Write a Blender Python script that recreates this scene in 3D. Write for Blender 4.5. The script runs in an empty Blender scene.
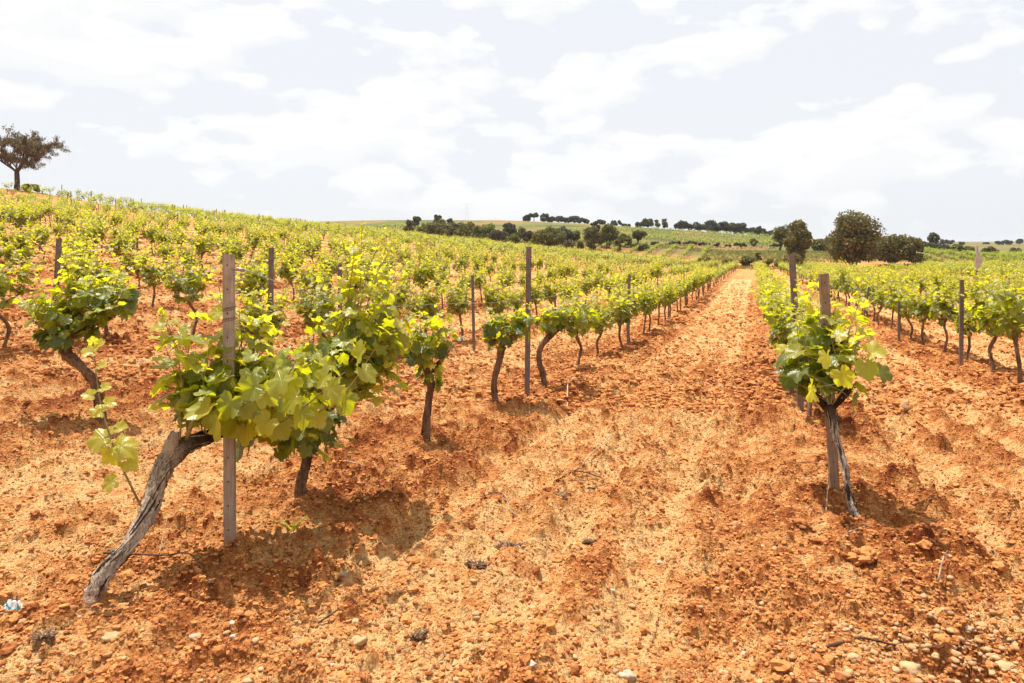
import bpy, math, random
import numpy as np
from mathutils import Vector, Matrix, noise as mnoise

# ------------------------------------------------------------------ camera, sky, sun, exposure
S = bpy.context.scene
COL = S.collection
W, H, F = 1024, 683, 750.0
HOR, XV, CAMH = 245.0, 754.0, 1.6
TH = math.atan((XV - 512) / F)
CT, ST = math.cos(TH), math.sin(TH)

cam_d = bpy.data.cameras.new('camera')
cam = bpy.data.objects.new('camera', cam_d)
COL.objects.link(cam)
cam.location = (0, 0, CAMH)
cam.rotation_euler = (math.radians(90), 0, TH)
cam_d.sensor_width = 36.0
cam_d.lens = F * 36.0 / W
cam_d.shift_y = -(H / 2 - HOR) / W
cam_d.clip_start = 0.05
cam_d.clip_end = 20000
S.camera = cam

SUN_EL = math.radians(69)
sr, sf = -0.50, 0.80                       # sun azimuth: along camera right, along camera forward
sx, sy = sr * CT - sf * ST, sr * ST + sf * CT
n_ = math.hypot(sx, sy); sx /= n_; sy /= n_
sun_dir = Vector((sx * math.cos(SUN_EL), sy * math.cos(SUN_EL), math.sin(SUN_EL)))
sd = bpy.data.lights.new('sun', 'SUN')
sd.energy = 5.0
sd.angle = math.radians(0.6)
sd.color = (1.0, 0.955, 0.88)
so = bpy.data.objects.new('sun', sd)
COL.objects.link(so)
so.rotation_euler = sun_dir.to_track_quat('Z', 'Y').to_euler()
so.location = (0, 0, 30)

world = bpy.data.worlds.new('World')
S.world = world
world.use_nodes = True
wt = world.node_tree
wt.nodes.clear()


def N(t, typ, ins=None, **kw):
    n = t.nodes.new(typ)
    for k, v in kw.items():
        setattr(n, k, v)
    for k, v in (ins or {}).items():
        s = n.inputs[k]
        if isinstance(v, bpy.types.NodeSocket):
            t.links.new(v, s)
        else:
            s.default_value = v
    return n


def ramp(t, fac, stops, interp='LINEAR'):
    r = t.nodes.new('ShaderNodeValToRGB')
    r.color_ramp.interpolation = interp
    el = r.color_ramp.elements
    while len(el) < len(stops):
        el.new(0.5)
    for e, (p, c) in zip(el, stops):
        e.position = p
        e.color = (c if len(c) == 4 else (*c, 1))
    t.links.new(fac, r.inputs[0])
    return r.outputs[0]


def mixc(t, f, a, b, mode='MIX'):
    m = t.nodes.new('ShaderNodeMix')
    m.data_type = 'RGBA'
    m.blend_type = mode
    for s, v in ((m.inputs[0], f), (m.inputs[6], a), (m.inputs[7], b)):
        if isinstance(v, bpy.types.NodeSocket):
            t.links.new(v, s)
        else:
            s.default_value = v if not isinstance(v, tuple) or len(v) == 4 else (*v, 1)
    return m.outputs[2]


def M(t, op, a, b=0.0, c=0.0, clamp=False):
    n = t.nodes.new('ShaderNodeMath')
    n.operation = op
    n.use_clamp = clamp
    for i, v in enumerate((a, b, c)):
        if isinstance(v, bpy.types.NodeSocket):
            t.links.new(v, n.inputs[i])
        else:
            n.inputs[i].default_value = v
    return n.outputs[0]


sky = N(wt, 'ShaderNodeTexSky', sky_type='NISHITA', sun_disc=False, sun_elevation=SUN_EL,
        sun_rotation=math.atan2(sx, sy), altitude=300, air_density=1.0, dust_density=3.5, ozone_density=1.0)
tc = N(wt, 'ShaderNodeTexCoord')
sep = N(wt, 'ShaderNodeSeparateXYZ', {0: tc.outputs['Generated']})
zz = M(wt, 'MAXIMUM', sep.outputs[2], 0.0)
cmb = N(wt, 'ShaderNodeCombineXYZ', {0: sep.outputs[0], 1: sep.outputs[1], 2: M(wt, 'MULTIPLY', zz, 2.4)})
def dens(off):
    mp = N(wt, 'ShaderNodeMapping', {'Vector': cmb.outputs[0], 'Location': off})
    a = N(wt, 'ShaderNodeTexNoise', {'Vector': mp.outputs[0], 'Scale': 5.2, 'Detail': 4.0, 'Roughness': 0.5})
    b = N(wt, 'ShaderNodeTexNoise', {'Vector': mp.outputs[0], 'Scale': 17.0, 'Detail': 9.0, 'Roughness': 0.62})
    v = N(wt, 'ShaderNodeTexVoronoi', {'Vector': mixv(mp.outputs[0], b.outputs['Color'], 0.05), 'Scale': 17.0}, feature='SMOOTH_F1')
    d = M(wt, 'ADD', a.outputs[0], M(wt, 'MULTIPLY', M(wt, 'SUBTRACT', b.outputs[0], 0.5), 0.22))
    return M(wt, 'SUBTRACT', d, M(wt, 'MULTIPLY', v.outputs['Distance'], 0.26))
def mixv(a, b, f):
    m = N(wt, 'ShaderNodeVectorMath', {0: b, 1: (f, f, f)}, operation='MULTIPLY')
    return N(wt, 'ShaderNodeVectorMath', {0: a, 1: m.outputs[0]}, operation='ADD').outputs[0]
SKOFF = (2.1, 0.4, 0.0)
d1 = dens(SKOFF)
d2 = dens((SKOFF[0] - 0.012, SKOFF[1], SKOFF[2] + 0.035))
hz = ramp(wt, zz, [(0.0, (0.15,) * 3), (0.045, (0.55,) * 3), (0.10, (1,) * 3)])
cl = M(wt, 'MULTIPLY', ramp(wt, d1, [(0.365, (0, 0, 0)), (0.385, (0.5, 0.5, 0.5)), (0.46, (1, 1, 1))]), hz)
lit = M(wt, 'ADD', 0.5, M(wt, 'MULTIPLY', M(wt, 'SUBTRACT', d1, d2), 7.0), clamp=True)
shade = ramp(wt, lit, [(0.1, (0.925, 0.932, 0.945)), (0.8, (1.0, 1.0, 1.0))])
CLOUD = 6.75                                # cloud radiance before the 0.1 background strength
cloudc = mixc(wt, 1.0, shade, (CLOUD, CLOUD * 0.995, CLOUD * 0.99), 'MULTIPLY')
veil = mixc(wt, 0.93, sky.outputs[0], (5.82, 5.97, 6.2))     # thin high veil whitening the blue
skyc = mixc(wt, cl, veil, cloudc)
bg = N(wt, 'ShaderNodeBackground', {'Color': skyc, 'Strength': 0.1})
N(wt, 'ShaderNodeOutputWorld', {'Surface': bg.outputs[0]})

S.view_settings.view_transform = 'Standard'
S.view_settings.look = 'None'
S.view_settings.gamma = 1.0
S.view_settings.exposure = 0.63
S.cycles.max_bounces = 6
S.cycles.transparent_max_bounces = 8
S.cycles.use_denoising = True

# ------------------------------------------------------------------ terrain as functions
def sstep(a, b, x):
    t = np.clip((np.asarray(x, float) - a) / (b - a), 0, 1)
    return t * t * (3 - 2 * t)


PY = [-200, 3.5, 5.5, 7.2, 8.5, 11, 13, 16, 22, 35, 60, 90, 118, 400]
PZ = [0.1, 0, -0.03, -0.12, -0.20, -0.32, -0.43, -0.58, -0.76, -1.0, -1.35, -1.75, -2.15, -2.15]
HX = [-400, -150, -100, -60, -22, 12, 50, 120, 400]
HZ = [8, 10.3, 9.6, 7.9, 5.6, 3.2, .6, .2, .2]


def macro(x, y):
    x = np.asarray(x, float)
    y = np.asarray(y, float)
    z = np.interp(y, PY, PZ)
    u = np.maximum(-x - 3.0, 0)
    u = np.where(u > 70, 70 + (u - 70) * np.exp(-(u - 70) / 25), u)
    hill = 0.108 * (np.sqrt(u * u + 9) - 3)
    hill = hill * (1 - 0.30 * sstep(70, 150, y)) * (1 - 0.8 * sstep(160, 260, y))
    z = z + hill
    z = z + 1.6 * np.exp(-((x + 84) ** 2 + (y - 64) ** 2) / 140.0)
    z = z + np.clip((x - 11) * 0.014, 0, .8) * sstep(10, 30, y)
    z = z + (2.3 * sstep(122, 158, y) + 1.0 * sstep(163, 167, y)) * (1 - .85 * sstep(15, 50, x))
    r = np.hypot(x, y)
    z = z + np.interp(x, HX, HZ) * sstep(165, 300, y)
    flat = 3.0 + 5.0 * sstep(900, 1700, r) * (0.5 + 0.5 * np.sin(x * 0.0021 + 1.0))
    k = sstep(330, 800, r)
    z = z * (1 - k) + flat * k
    return z


def h2(ix, iy, s):
    n = (ix.astype(np.int64) * 374761393 + iy.astype(np.int64) * 668265263 + s * 974634777) & 0xffffffff
    n = ((n ^ (n >> 13)) * 1274126177) & 0xffffffff
    n = (n ^ (n >> 16)) & 0xffffff
    return n / float(0xffffff)


def vnoise(x, y, s):
    ix = np.floor(x); iy = np.floor(y)
    fx = x - ix; fy = y - iy
    fx = fx * fx * (3 - 2 * fx); fy = fy * fy * (3 - 2 * fy)
    a = h2(ix, iy, s); b = h2(ix + 1, iy, s); c = h2(ix, iy + 1, s); d = h2(ix + 1, iy + 1, s)
    return (a * (1 - fx) + b * fx) * (1 - fy) + (c * (1 - fx) + d * fx) * fy - 0.5


def fbm(x, y, s, o=4):
    v = 0; a = 1.0
    for i in range(o):
        v = v + a * vnoise(x * 2 ** i + i * 17.3, y * 2 ** i - i * 9.1, s + i)
        a *= 0.5
    return v


def clods(x, y, cell, prob, rmin, rmax, s, dens=None, hh_=.95):
    gx = x / cell; gy = y / cell
    ix = np.floor(gx); iy = np.floor(gy)
    out = np.zeros_like(x)
    for dx in (-1, 0, 1):
        for dy in (-1, 0, 1):
            cx = ix + dx; cy = iy + dy
            px = (cx + 0.15 + 0.7 * h2(cx, cy, s)) * cell
            py = (cy + 0.15 + 0.7 * h2(cx, cy, s + 1)) * cell
            R = rmin + (rmax - rmin) * h2(cx, cy, s + 2) ** 2
            p = prob if dens is None else prob * dens
            on = h2(cx, cy, s + 3) < p
            an = h2(cx, cy, s + 4) * 3.14
            ux = (x - px) * np.cos(an) + (y - py) * np.sin(an)
            uy = -(x - px) * np.sin(an) + (y - py) * np.cos(an)
            q = 1 - (ux * ux + uy * uy * 1.7) / (R * R)
            hh = np.where(on & (q > 0), np.sqrt(np.maximum(q, 0)) * R * hh_, 0)
            out = np.maximum(out, hh)
    return out


ROWX = [-2.6 - 3.06 * k for k in range(0, 25)]      # the rows going left and up the hill
XA, XB = -2.6, 0.484
SP = 3.06


def rowdist(x):
    r = (x - XA) / SP
    return np.abs(r - np.round(r)) * SP


def furrow(x, y):
    """0..1: how rough and ridged the soil is (close to the rows high, wheel tracks low)"""
    d = rowdist(x + 0.12 * vnoise(y * 0.4, x * 0.3, 5))
    near = np.exp(-((d - 0.45) / 0.38) ** 2)
    mid = 0.35 * np.exp(-((d - 1.25) / 0.22) ** 2)
    return np.clip(near + mid + 0.35 * (np.sin(x * 2 * math.pi / 0.437 + 0.9 * vnoise(y * 0.16, x * .4, 9)) > 0.3), 0, 1) * (0.65 + 0.9 * np.clip(fbm(x * 0.7, y * 0.7, 61, 3) + 0.3, 0, 1))


def ridge(x, y):
    return np.sin(x * 2 * math.pi / 0.437 + 0.9 * vnoise(y * 0.16, x * .4, 9)) * sstep(0.3, 0.6, rowdist(x))


MOUNDS = []


def micro(x, y):
    fr = furrow(x, y)
    r = np.hypot(x, y)
    foot = 1 - sstep(2.4, 3.3, y + 0.35 * x)           # smoother headland in front
    fr = np.clip(fr * (1 - 0.55 * foot) + 0.25 * foot, 0, 1.2)
    d = rowdist(x)
    z = 0.055 * np.exp(-(d / 0.5) ** 2) * (1 - 0.7 * foot)
    z = z - 0.030 * np.exp(-((d - 0.85) / 0.16) ** 2) * (1 - foot)
    z = z + 0.045 * ridge(x, y) * (1 - foot) * (0.75 + 0.8 * vnoise(y * 0.8, x * 1.4, 19))
    z = z + 0.05 * fbm(x * 1.1, y * 1.1, 20, 3) * (0.5 + fr)
    z = z + 0.080 * fbm(x * 6, y * 5, 30, 4) * (0.5 + fr)
    fade = 1 - sstep(25, 60, r)
    patch = np.clip(0.5 + 1.6 * fbm(x * 1.3, y * 1.3, 44, 2), 0.08, 1.3)
    z = z + fade * clods(x, y, 0.24, 0.75, 0.03, 0.11, 101, patch * (0.30 + fr), .6)
    z = z + fade * clods(x, y, 0.105, 0.85, 0.016, 0.055, 111, patch * (0.5 + fr))
    near = 1 - sstep(12, 22, r)
    for (bx_, by_) in MOUNDS:
        q_ = (x - bx_) ** 2 + (y - by_) ** 2
        z = z + (0.014 * np.exp(-q_ / .02)) * (1 + 2 * vnoise(x * 25, y * 25, 77))
    z = z + near * clods(x, y, 0.047, 0.9, 0.008, 0.025, 121, 0.25 + patch * (0.6 + 0.7 * fr))
    z = z + near * 0.022 * fbm(x * 21, y * 19, 40, 3)
    return z


def gz(x, y):
    a = np.array([float(x)]); b = np.array([float(y)])
    return float(macro(a, b)[0])


def gzm(x, y):
    a = np.array([float(x)]); b = np.array([float(y)])
    return float((macro(a, b) + micro(a, b))[0])


def P(px, py, d):
    r = (px - 512) / F
    return Vector(((r * CT - ST) * d, (r * ST + CT) * d, CAMH + (HOR - py) / F * d))


def XY(px, d):
    v = P(px, HOR, d)
    return v.x, v.y


def proj(x, y, z):
    r = x * CT + y * ST; d = -x * ST + y * CT
    return 512 + F * r / d, HOR - F * (z - CAMH) / d, d


def gpt(px, py):
    """ground point seen at a pixel"""
    d = 1.5
    while d < 400:
        v = P(px, py, d)
        if v.z <= gz(v.x, v.y):
            return v
        d *= 1.004
    return v


def px_on_row(px, X):
    """Y where a row at X is seen at column px"""
    r = (px - 512) / F
    k = (r * ST + CT) / (r * CT - ST)
    return X * k


# ------------------------------------------------------------------ mesh helpers
def newmat(name):
    m = bpy.data.materials.new(name)
    m.use_nodes = True
    m.node_tree.nodes.clear()
    return m, m.node_tree


def finish(t, bsdf, disp=None):
    o = t.nodes.new('ShaderNodeOutputMaterial')
    t.links.new(bsdf, o.inputs[0])


def mesh_np(name, V, FL, mats=(), smooth=True, attrs=None, uv=None, midx=None):
    """V (n,3); FL list of (k, m) int arrays (faces with k corners)"""
    me = bpy.data.meshes.new(name)
    V = np.asarray(V, dtype=np.float32)
    me.vertices.add(len(V))
    me.vertices.foreach_set('co', V.ravel())
    loops = np.concatenate([f.ravel() for f in FL]).astype(np.int32)
    tot = np.concatenate([np.full(len(f), f.shape[1]) for f in FL]).astype(np.int32)
    start = np.concatenate([[0], np.cumsum(tot)[:-1]]).astype(np.int32)
    me.loops.add(len(loops))
    me.loops.foreach_set('vertex_index', loops)
    me.polygons.add(len(tot))
    me.polygons.foreach_set('loop_start', start)
    me.polygons.foreach_set('loop_total', tot)
    if midx is not None:
        me.polygons.foreach_set('material_index', np.asarray(midx, dtype=np.int32))
    me.polygons.foreach_set('use_smooth', np.full(len(tot), smooth, dtype=bool))
    for k, a in (attrs or {}).items():
        at = me.attributes.new(k, 'FLOAT', 'POINT')
        at.data.foreach_set('value', np.asarray(a, dtype=np.float32))
    if uv is not None:
        u = me.uv_layers.new(name='uv')
        u.data.foreach_set('uv', np.asarray(uv, dtype=np.float32)[loops].ravel())
    for m in mats:
        me.materials.append(m)
    me.update()
    me.validate()
    return me


class MB:
    """collects tubes, boxes and patches into one mesh"""
    def __init__(s):
        s.V = []; s.T = []; s.n = 0; s.Q = []; s.a = []; s.qm = []; s.tm = []

    def add(s, V, Q=None, T=None, a=0.0, m=0):
        V = np.asarray(V, float)
        s.V.append(V)
        s.a.append(np.full(len(V), a) if np.isscalar(a) else np.asarray(a))
        if Q is not None and len(Q):
            Q = np.asarray(Q, int); s.Q.append(Q + s.n); s.qm.append(np.full(len(Q), m))
        if T is not None and len(T):
            T = np.asarray(T, int); s.T.append(T + s.n); s.tm.append(np.full(len(T), m))
        s.n += len(V)

    def tube(s, pts, rad, sides=8, rough=0.0, seed=0, a=0.0, m=0, cap=True, ridges=0, twist=0.0):
        pts = [Vector(p) for p in pts]
        n = len(pts)
        rad = [rad] * n if np.isscalar(rad) else list(rad)
        ref = Vector((0.31, 0.17, 0.93))
        V = []
        prev = None
        for i, p in enumerate(pts):
            t = (pts[min(i + 1, n - 1)] - pts[max(i - 1, 0)])
            if t.length < 1e-9:
                t = Vector((0, 0, 1))
            t.normalize()
            if prev is None:
                u = t.orthogonal().normalized()
            else:
                u = (prev - t * prev.dot(t))
                u = u.normalized() if u.length > 1e-6 else t.orthogonal().normalized()
            prev = u
            v = t.cross(u)
            for k in range(sides):
                an = 2 * math.pi * k / sides
                r = rad[i]
                if rough:
                    q = mnoise.noise(Vector((math.cos(an) * 1.6 + seed, math.sin(an) * 1.6, i * 0.33 + seed)))
                    q2 = mnoise.noise(Vector((math.cos(an + i * twist) * (3.6 if sides < 20 else 5.5) + seed * 2, math.sin(an + i * twist) * (3.6 if sides < 20 else 5.5), i * (0.12 if sides < 20 else .07)))) * (1 if sides < 20 else 1.5)
                    r *= 1 + rough * (q + q2)
                if ridges:
                    r *= 1 + 0.10 * math.sin(ridges * an + i * twist * 2)
                V.append(p + (u * math.cos(an) + v * math.sin(an)) * r)
        Q = []
        for i in range(n - 1):
            for k in range(sides):
                a0 = i * sides + k; b0 = i * sides + (k + 1) % sides
                Q.append((a0, b0, b0 + sides, a0 + sides))
        T = []
        if cap:
            V.append(pts[0]); V.append(pts[-1])
            c0 = n * sides; c1 = c0 + 1
            for k in range(sides):
                T.append((c0, (k + 1) % sides, k))
                T.append((c1, (n - 1) * sides + k, (n - 1) * sides + (k + 1) % sides))
        s.add([tuple(v) for v in V], Q, T, a, m)

    def box(s, c, d, m=0, rz=0.0):
        c = Vector(c)
        V = []
        for z in (-1, 1):
            for (x, y) in ((-1, -1), (1, -1), (1, 1), (-1, 1)):
                X = x * d[0] / 2; Y = y * d[1] / 2
                V.append((c.x + X * math.cos(rz) - Y * math.sin(rz), c.y + X * math.sin(rz) + Y * math.cos(rz), c.z + z * d[2] / 2))
        s.add(V, [(3, 2, 1, 0), (4, 5, 6, 7), (0, 1, 5, 4), (1, 2, 6, 5), (2, 3, 7, 6), (3, 0, 4, 7)], None, 0.0, m)

    def mesh(s, name, mats, smooth=True, attr='tone'):
        V = np.concatenate(s.V); FL = []; mi = []
        if s.Q: FL.append(np.concatenate(s.Q)); mi.append(np.concatenate(s.qm))
        if s.T: FL.append(np.concatenate(s.T)); mi.append(np.concatenate(s.tm))
        return mesh_np(name, V, FL, mats, smooth, {attr: np.concatenate(s.a)}, None, np.concatenate(mi))


def spline(pts, n):
    """Catmull-Rom through points, n samples per span"""
    pts = [Vector(p) for p in pts]
    P0 = [pts[0] * 2 - pts[1]] + pts + [pts[-1] * 2 - pts[-2]]
    out = []
    for i in range(1, len(P0) - 2):
        a, b, c, d = P0[i - 1], P0[i], P0[i + 1], P0[i + 2]
        for k in range(n):
            t = k / n
            out.append(0.5 * ((2 * b) + (c - a) * t + (2 * a - 5 * b + 4 * c - d) * t * t + (3 * b - a - 3 * c + d) * t ** 3))
    out.append(pts[-1])
    return out


def link(name, me, parent=None, loc=None, rz=0.0):
    o = bpy.data.objects.new(name, me)
    COL.objects.link(o)
    if parent is not None:
        o.parent = parent
    if loc is not None:
        o.location = loc
    if rz:
        o.rotation_euler = (0, 0, rz)
    return o


def tag(o, label=None, cat=None, group=None, kind=None):
    if label: o['label'] = label
    if cat: o['category'] = cat
    if group: o['group'] = group
    if kind: o['kind'] = kind
    return o


# ------------------------------------------------------------------ materials
def soil_material():
    m, t = newmat('red_soil')
    g = N(t, 'ShaderNodeNewGeometry')
    pos = g.outputs['Position']
    big = N(t, 'ShaderNodeTexNoise', {'Vector': pos, 'Scale': 0.9, 'Detail': 5.0, 'Roughness': 0.6})
    med = N(t, 'ShaderNodeTexNoise', {'Vector': pos, 'Scale': 7.0, 'Detail': 6.0, 'Roughness': 0.7})
    fin = N(t, 'ShaderNodeTexNoise', {'Vector': pos, 'Scale': 55.0, 'Detail': 5.0, 'Roughness': 0.75})
    vfin = N(t, 'ShaderNodeTexVoronoi', {'Vector': pos, 'Scale': 62.0, 'Randomness': 1.0})
    at = N(t, 'ShaderNodeAttribute', attribute_name='red')  # soil redness plus the shade painted along the furrow troughs
    f = M(t, 'ADD', M(t, 'MULTIPLY', med.outputs[0], 0.9), M(t, 'MULTIPLY', fin.outputs[0], 0.55))
    f = M(t, 'ADD', f, M(t, 'MULTIPLY', big.outputs[0], 0.5))
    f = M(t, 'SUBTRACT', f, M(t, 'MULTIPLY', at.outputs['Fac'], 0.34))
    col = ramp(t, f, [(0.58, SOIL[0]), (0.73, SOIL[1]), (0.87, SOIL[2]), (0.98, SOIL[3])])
    # grains: pale grit and dark crumbs
    v = N(t, 'ShaderNodeTexVoronoi', {'Vector': pos, 'Scale': 95.0, 'Randomness': 1.0})
    vs = N(t, 'ShaderNodeSeparateColor', {0: v.outputs['Color']})
    pale = M(t, 'MULTIPLY', M(t, 'GREATER_THAN', vs.outputs[0], 0.93), M(t, 'LESS_THAN', v.outputs['Distance'], 0.33))
    col = mixc(t, pale, col, (0.50, 0.36, 0.22))
    dark = M(t, 'MULTIPLY', M(t, 'GREATER_THAN', vs.outputs[1], 0.90), M(t, 'LESS_THAN', v.outputs['Distance'], 0.38))
    col = mixc(t, M(t, 'MULTIPLY', dark, 0.7), col, (0.16, 0.055, 0.02))
    # ground beyond the vineyard carries dry grass and green cover
    sp = N(t, 'ShaderNodeSeparateXYZ', {0: pos})
    gr = N(t, 'ShaderNodeTexNoise', {'Vector': pos, 'Scale': 0.05, 'Detail': 8.0, 'Roughness': 0.65})
    far = M(t, 'MULTIPLY', M(t, 'SUBTRACT', sp.outputs[1], 128.0), 0.05, clamp=True)
    gcol = ramp(t, gr.outputs[0], [(0.36, (0.27, 0.13, 0.055)), (0.45, (0.19, 0.145, 0.045)), (0.55, (0.12, 0.120, 0.030)), (0.66, (0.07, 0.08, 0.02))])
    col = mixc(t, far, col, gcol)
    bp = N(t, 'ShaderNodeBump', {'Height': fin.outputs[0], 'Strength': 1.0, 'Distance': 0.02})
    bp2 = N(t, 'ShaderNodeBump', {'Height': vfin.outputs['Distance'], 'Strength': 0.9, 'Distance': 0.016, 'Normal': bp.outputs[0]})
    bp3 = N(t, 'ShaderNodeBump', {'Height': med.outputs[0], 'Strength': 0.9, 'Distance': 0.07, 'Normal': bp2.outputs[0]})
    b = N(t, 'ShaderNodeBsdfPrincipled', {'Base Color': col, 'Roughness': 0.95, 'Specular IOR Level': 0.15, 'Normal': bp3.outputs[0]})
    finish(t, b.outputs[0])
    return m


SOIL = [(0.19, 0.038, 0.010), (0.40, 0.120, 0.030), (0.60, 0.262, 0.082), (0.71, 0.415, 0.170)]


def clod_material(name, c0, c1, sc=40.0):
    m, t = newmat(name)
    g = N(t, 'ShaderNodeNewGeometry')
    at = N(t, 'ShaderNodeAttribute', attribute_name='tone')
    nz = N(t, 'ShaderNodeTexNoise', {'Vector': g.outputs['Position'], 'Scale': sc, 'Detail': 6.0, 'Roughness': 0.7})
    f = M(t, 'ADD', M(t, 'MULTIPLY', nz.outputs[0], 0.8), M(t, 'MULTIPLY', at.outputs['Fac'], 0.6))
    col = ramp(t, f, [(0.3, c0), (0.95, c1)])
    bp = N(t, 'ShaderNodeBump', {'Height': nz.outputs[0], 'Strength': 0.8, 'Distance': 0.01})
    b = N(t, 'ShaderNodeBsdfPrincipled', {'Base Color': col, 'Roughness': 0.95, 'Specular IOR Level': 0.15, 'Normal': bp.outputs[0]})
    finish(t, b.outputs[0])
    return m


def leaf_material(name, young, mid, old, trans, gloss=0.36, tf=0.45, veins=True):
    m, t = newmat(name)
    at = N(t, 'ShaderNodeAttribute', attribute_name='tone')
    col = ramp(t, at.outputs['Fac'], [(0.0, old), (0.5, mid), (1.0, young)])
    tcol = ramp(t, at.outputs['Fac'], [(0.0, trans[0]), (0.55, trans[1]), (1.0, trans[2])])
    nrm = None
    if veins:
        uvn = N(t, 'ShaderNodeUVMap', uv_map='uv')
        s_ = N(t, 'ShaderNodeSeparateXYZ', {0: uvn.outputs[0]})
        ang = M(t, 'ABSOLUTE', M(t, 'ARCTAN2', s_.outputs[0], s_.outputs[1]))
        r = N(t, 'ShaderNodeVectorMath', {0: uvn.outputs[0]}, operation='LENGTH').outputs['Value']
        d1 = ang
        d2 = M(t, 'ABSOLUTE', M(t, 'SUBTRACT', ang, 0.95))
        d3 = M(t, 'ABSOLUTE', M(t, 'SUBTRACT', ang, 2.05))
        d = M(t, 'MULTIPLY', M(t, 'MINIMUM', M(t, 'MINIMUM', d1, d2), d3), r)
        side = M(t, 'PINGPONG', M(t, 'ADD', M(t, 'MULTIPLY', r, 1.0), M(t, 'MULTIPLY', d, -0.9)), 0.075)
        vein = M(t, 'SUBTRACT', 1.0, M(t, 'MULTIPLY', d, 38.0), clamp=True)
        v2 = M(t, 'MULTIPLY', M(t, 'SUBTRACT', 1.0, M(t, 'MULTIPLY', side, 60.0), clamp=True), 0.4)
        vv = M(t, 'MAXIMUM', vein, v2)
        col = mixc(t, M(t, 'MULTIPLY', vv, 0.45), col, (0.42, 0.45, 0.14))
        tcol = mixc(t, M(t, 'MULTIPLY', vv, 0.35), tcol, (0.14, 0.16, 0.02))
        g = N(t, 'ShaderNodeNewGeometry')
        nz = N(t, 'ShaderNodeTexNoise', {'Vector': g.outputs['Position'], 'Scale': 70.0, 'Detail': 3.0})
        hgt = M(t, 'SUBTRACT', M(t, 'MULTIPLY', nz.outputs[0], 0.7), M(t, 'MULTIPLY', vv, 0.5))
        nrm = N(t, 'ShaderNodeBump', {'Height': hgt, 'Strength': 0.5, 'Distance': 0.006}).outputs[0]
    b = N(t, 'ShaderNodeBsdfPrincipled', {'Base Color': col, 'Roughness': gloss, 'Specular IOR Level': 0.7})
    tr = N(t, 'ShaderNodeBsdfTranslucent', {'Color': tcol})
    if nrm is not None:
        t.links.new(nrm, b.inputs['Normal'])
    mx = N(t, 'ShaderNodeMixShader', {0: tf, 1: b.outputs[0], 2: tr.outputs[0]})
    finish(t, mx.outputs[0])
    return m


def bark_material(name, dark, light, scale=30.0, stretch=0.12, band=None):
    m, t = newmat(name)
    tcn = N(t, 'ShaderNodeTexCoord')
    mpn = N(t, 'ShaderNodeMapping', {'Vector': tcn.outputs['Object'], 'Scale': (1, 1, stretch)})
    nz = N(t, 'ShaderNodeTexNoise', {'Vector': mpn.outputs[0], 'Scale': scale, 'Detail': 8.0, 'Roughness': 0.7, 'Distortion': 0.6})
    n2 = N(t, 'ShaderNodeTexNoise', {'Vector': tcn.outputs['Object'], 'Scale': 7.0, 'Detail': 4.0})
    f = M(t, 'ADD', M(t, 'MULTIPLY', nz.outputs[0], 0.7), M(t, 'MULTIPLY', n2.outputs[0], 0.4))
    col = ramp(t, f, [(0.42, dark), (0.50, tuple(0.45 * (a + b) for a, b in zip(dark, light))), (0.62, light)])
    if band:
        at = N(t, 'ShaderNodeAttribute', attribute_name='tone')
        col = mixc(t, at.outputs['Fac'], col, band)
    zc_ = N(t, 'ShaderNodeSeparateXYZ', {0: tcn.outputs['Object']})
    dirt = M(t, 'MULTIPLY', M(t, 'SUBTRACT', 0.11, zc_.outputs[2]), 9.0, clamp=True)
    if band: col = mixc(t, M(t, 'MULTIPLY', dirt, M(t, 'ADD', n2.outputs[0], .25)), col, (0.36, 0.115, 0.03))
    bp = N(t, 'ShaderNodeBump', {'Height': nz.outputs[0], 'Strength': 1.0, 'Distance': 0.02})
    b = N(t, 'ShaderNodeBsdfPrincipled', {'Base Color': col, 'Roughness': 0.9, 'Specular IOR Level': 0.2, 'Normal': bp.outputs[0]})
    finish(t, b.outputs[0])
    return m


def plain(name, c, rough=0.8, metal=0.0, noise=0.25, sc=12.0, bump=0.3):
    m, t = newmat(name)
    tcn = N(t, 'ShaderNodeTexCoord')
    nz = N(t, 'ShaderNodeTexNoise', {'Vector': tcn.outputs['Object'], 'Scale': sc, 'Detail': 6.0, 'Roughness': 0.65})
    col = ramp(t, nz.outputs[0], [(0.3, tuple(v * (1 - noise) for v in c)), (0.7, tuple(min(1, v * (1 + noise)) for v in c))])
    bp = N(t, 'ShaderNodeBump', {'Height': nz.outputs[0], 'Strength': bump, 'Distance': 0.004})
    b = N(t, 'ShaderNodeBsdfPrincipled', {'Base Color': col, 'Roughness': rough, 'Metallic': metal, 'Normal': bp.outputs[0]})
    finish(t, b.outputs[0])
    return m


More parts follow.
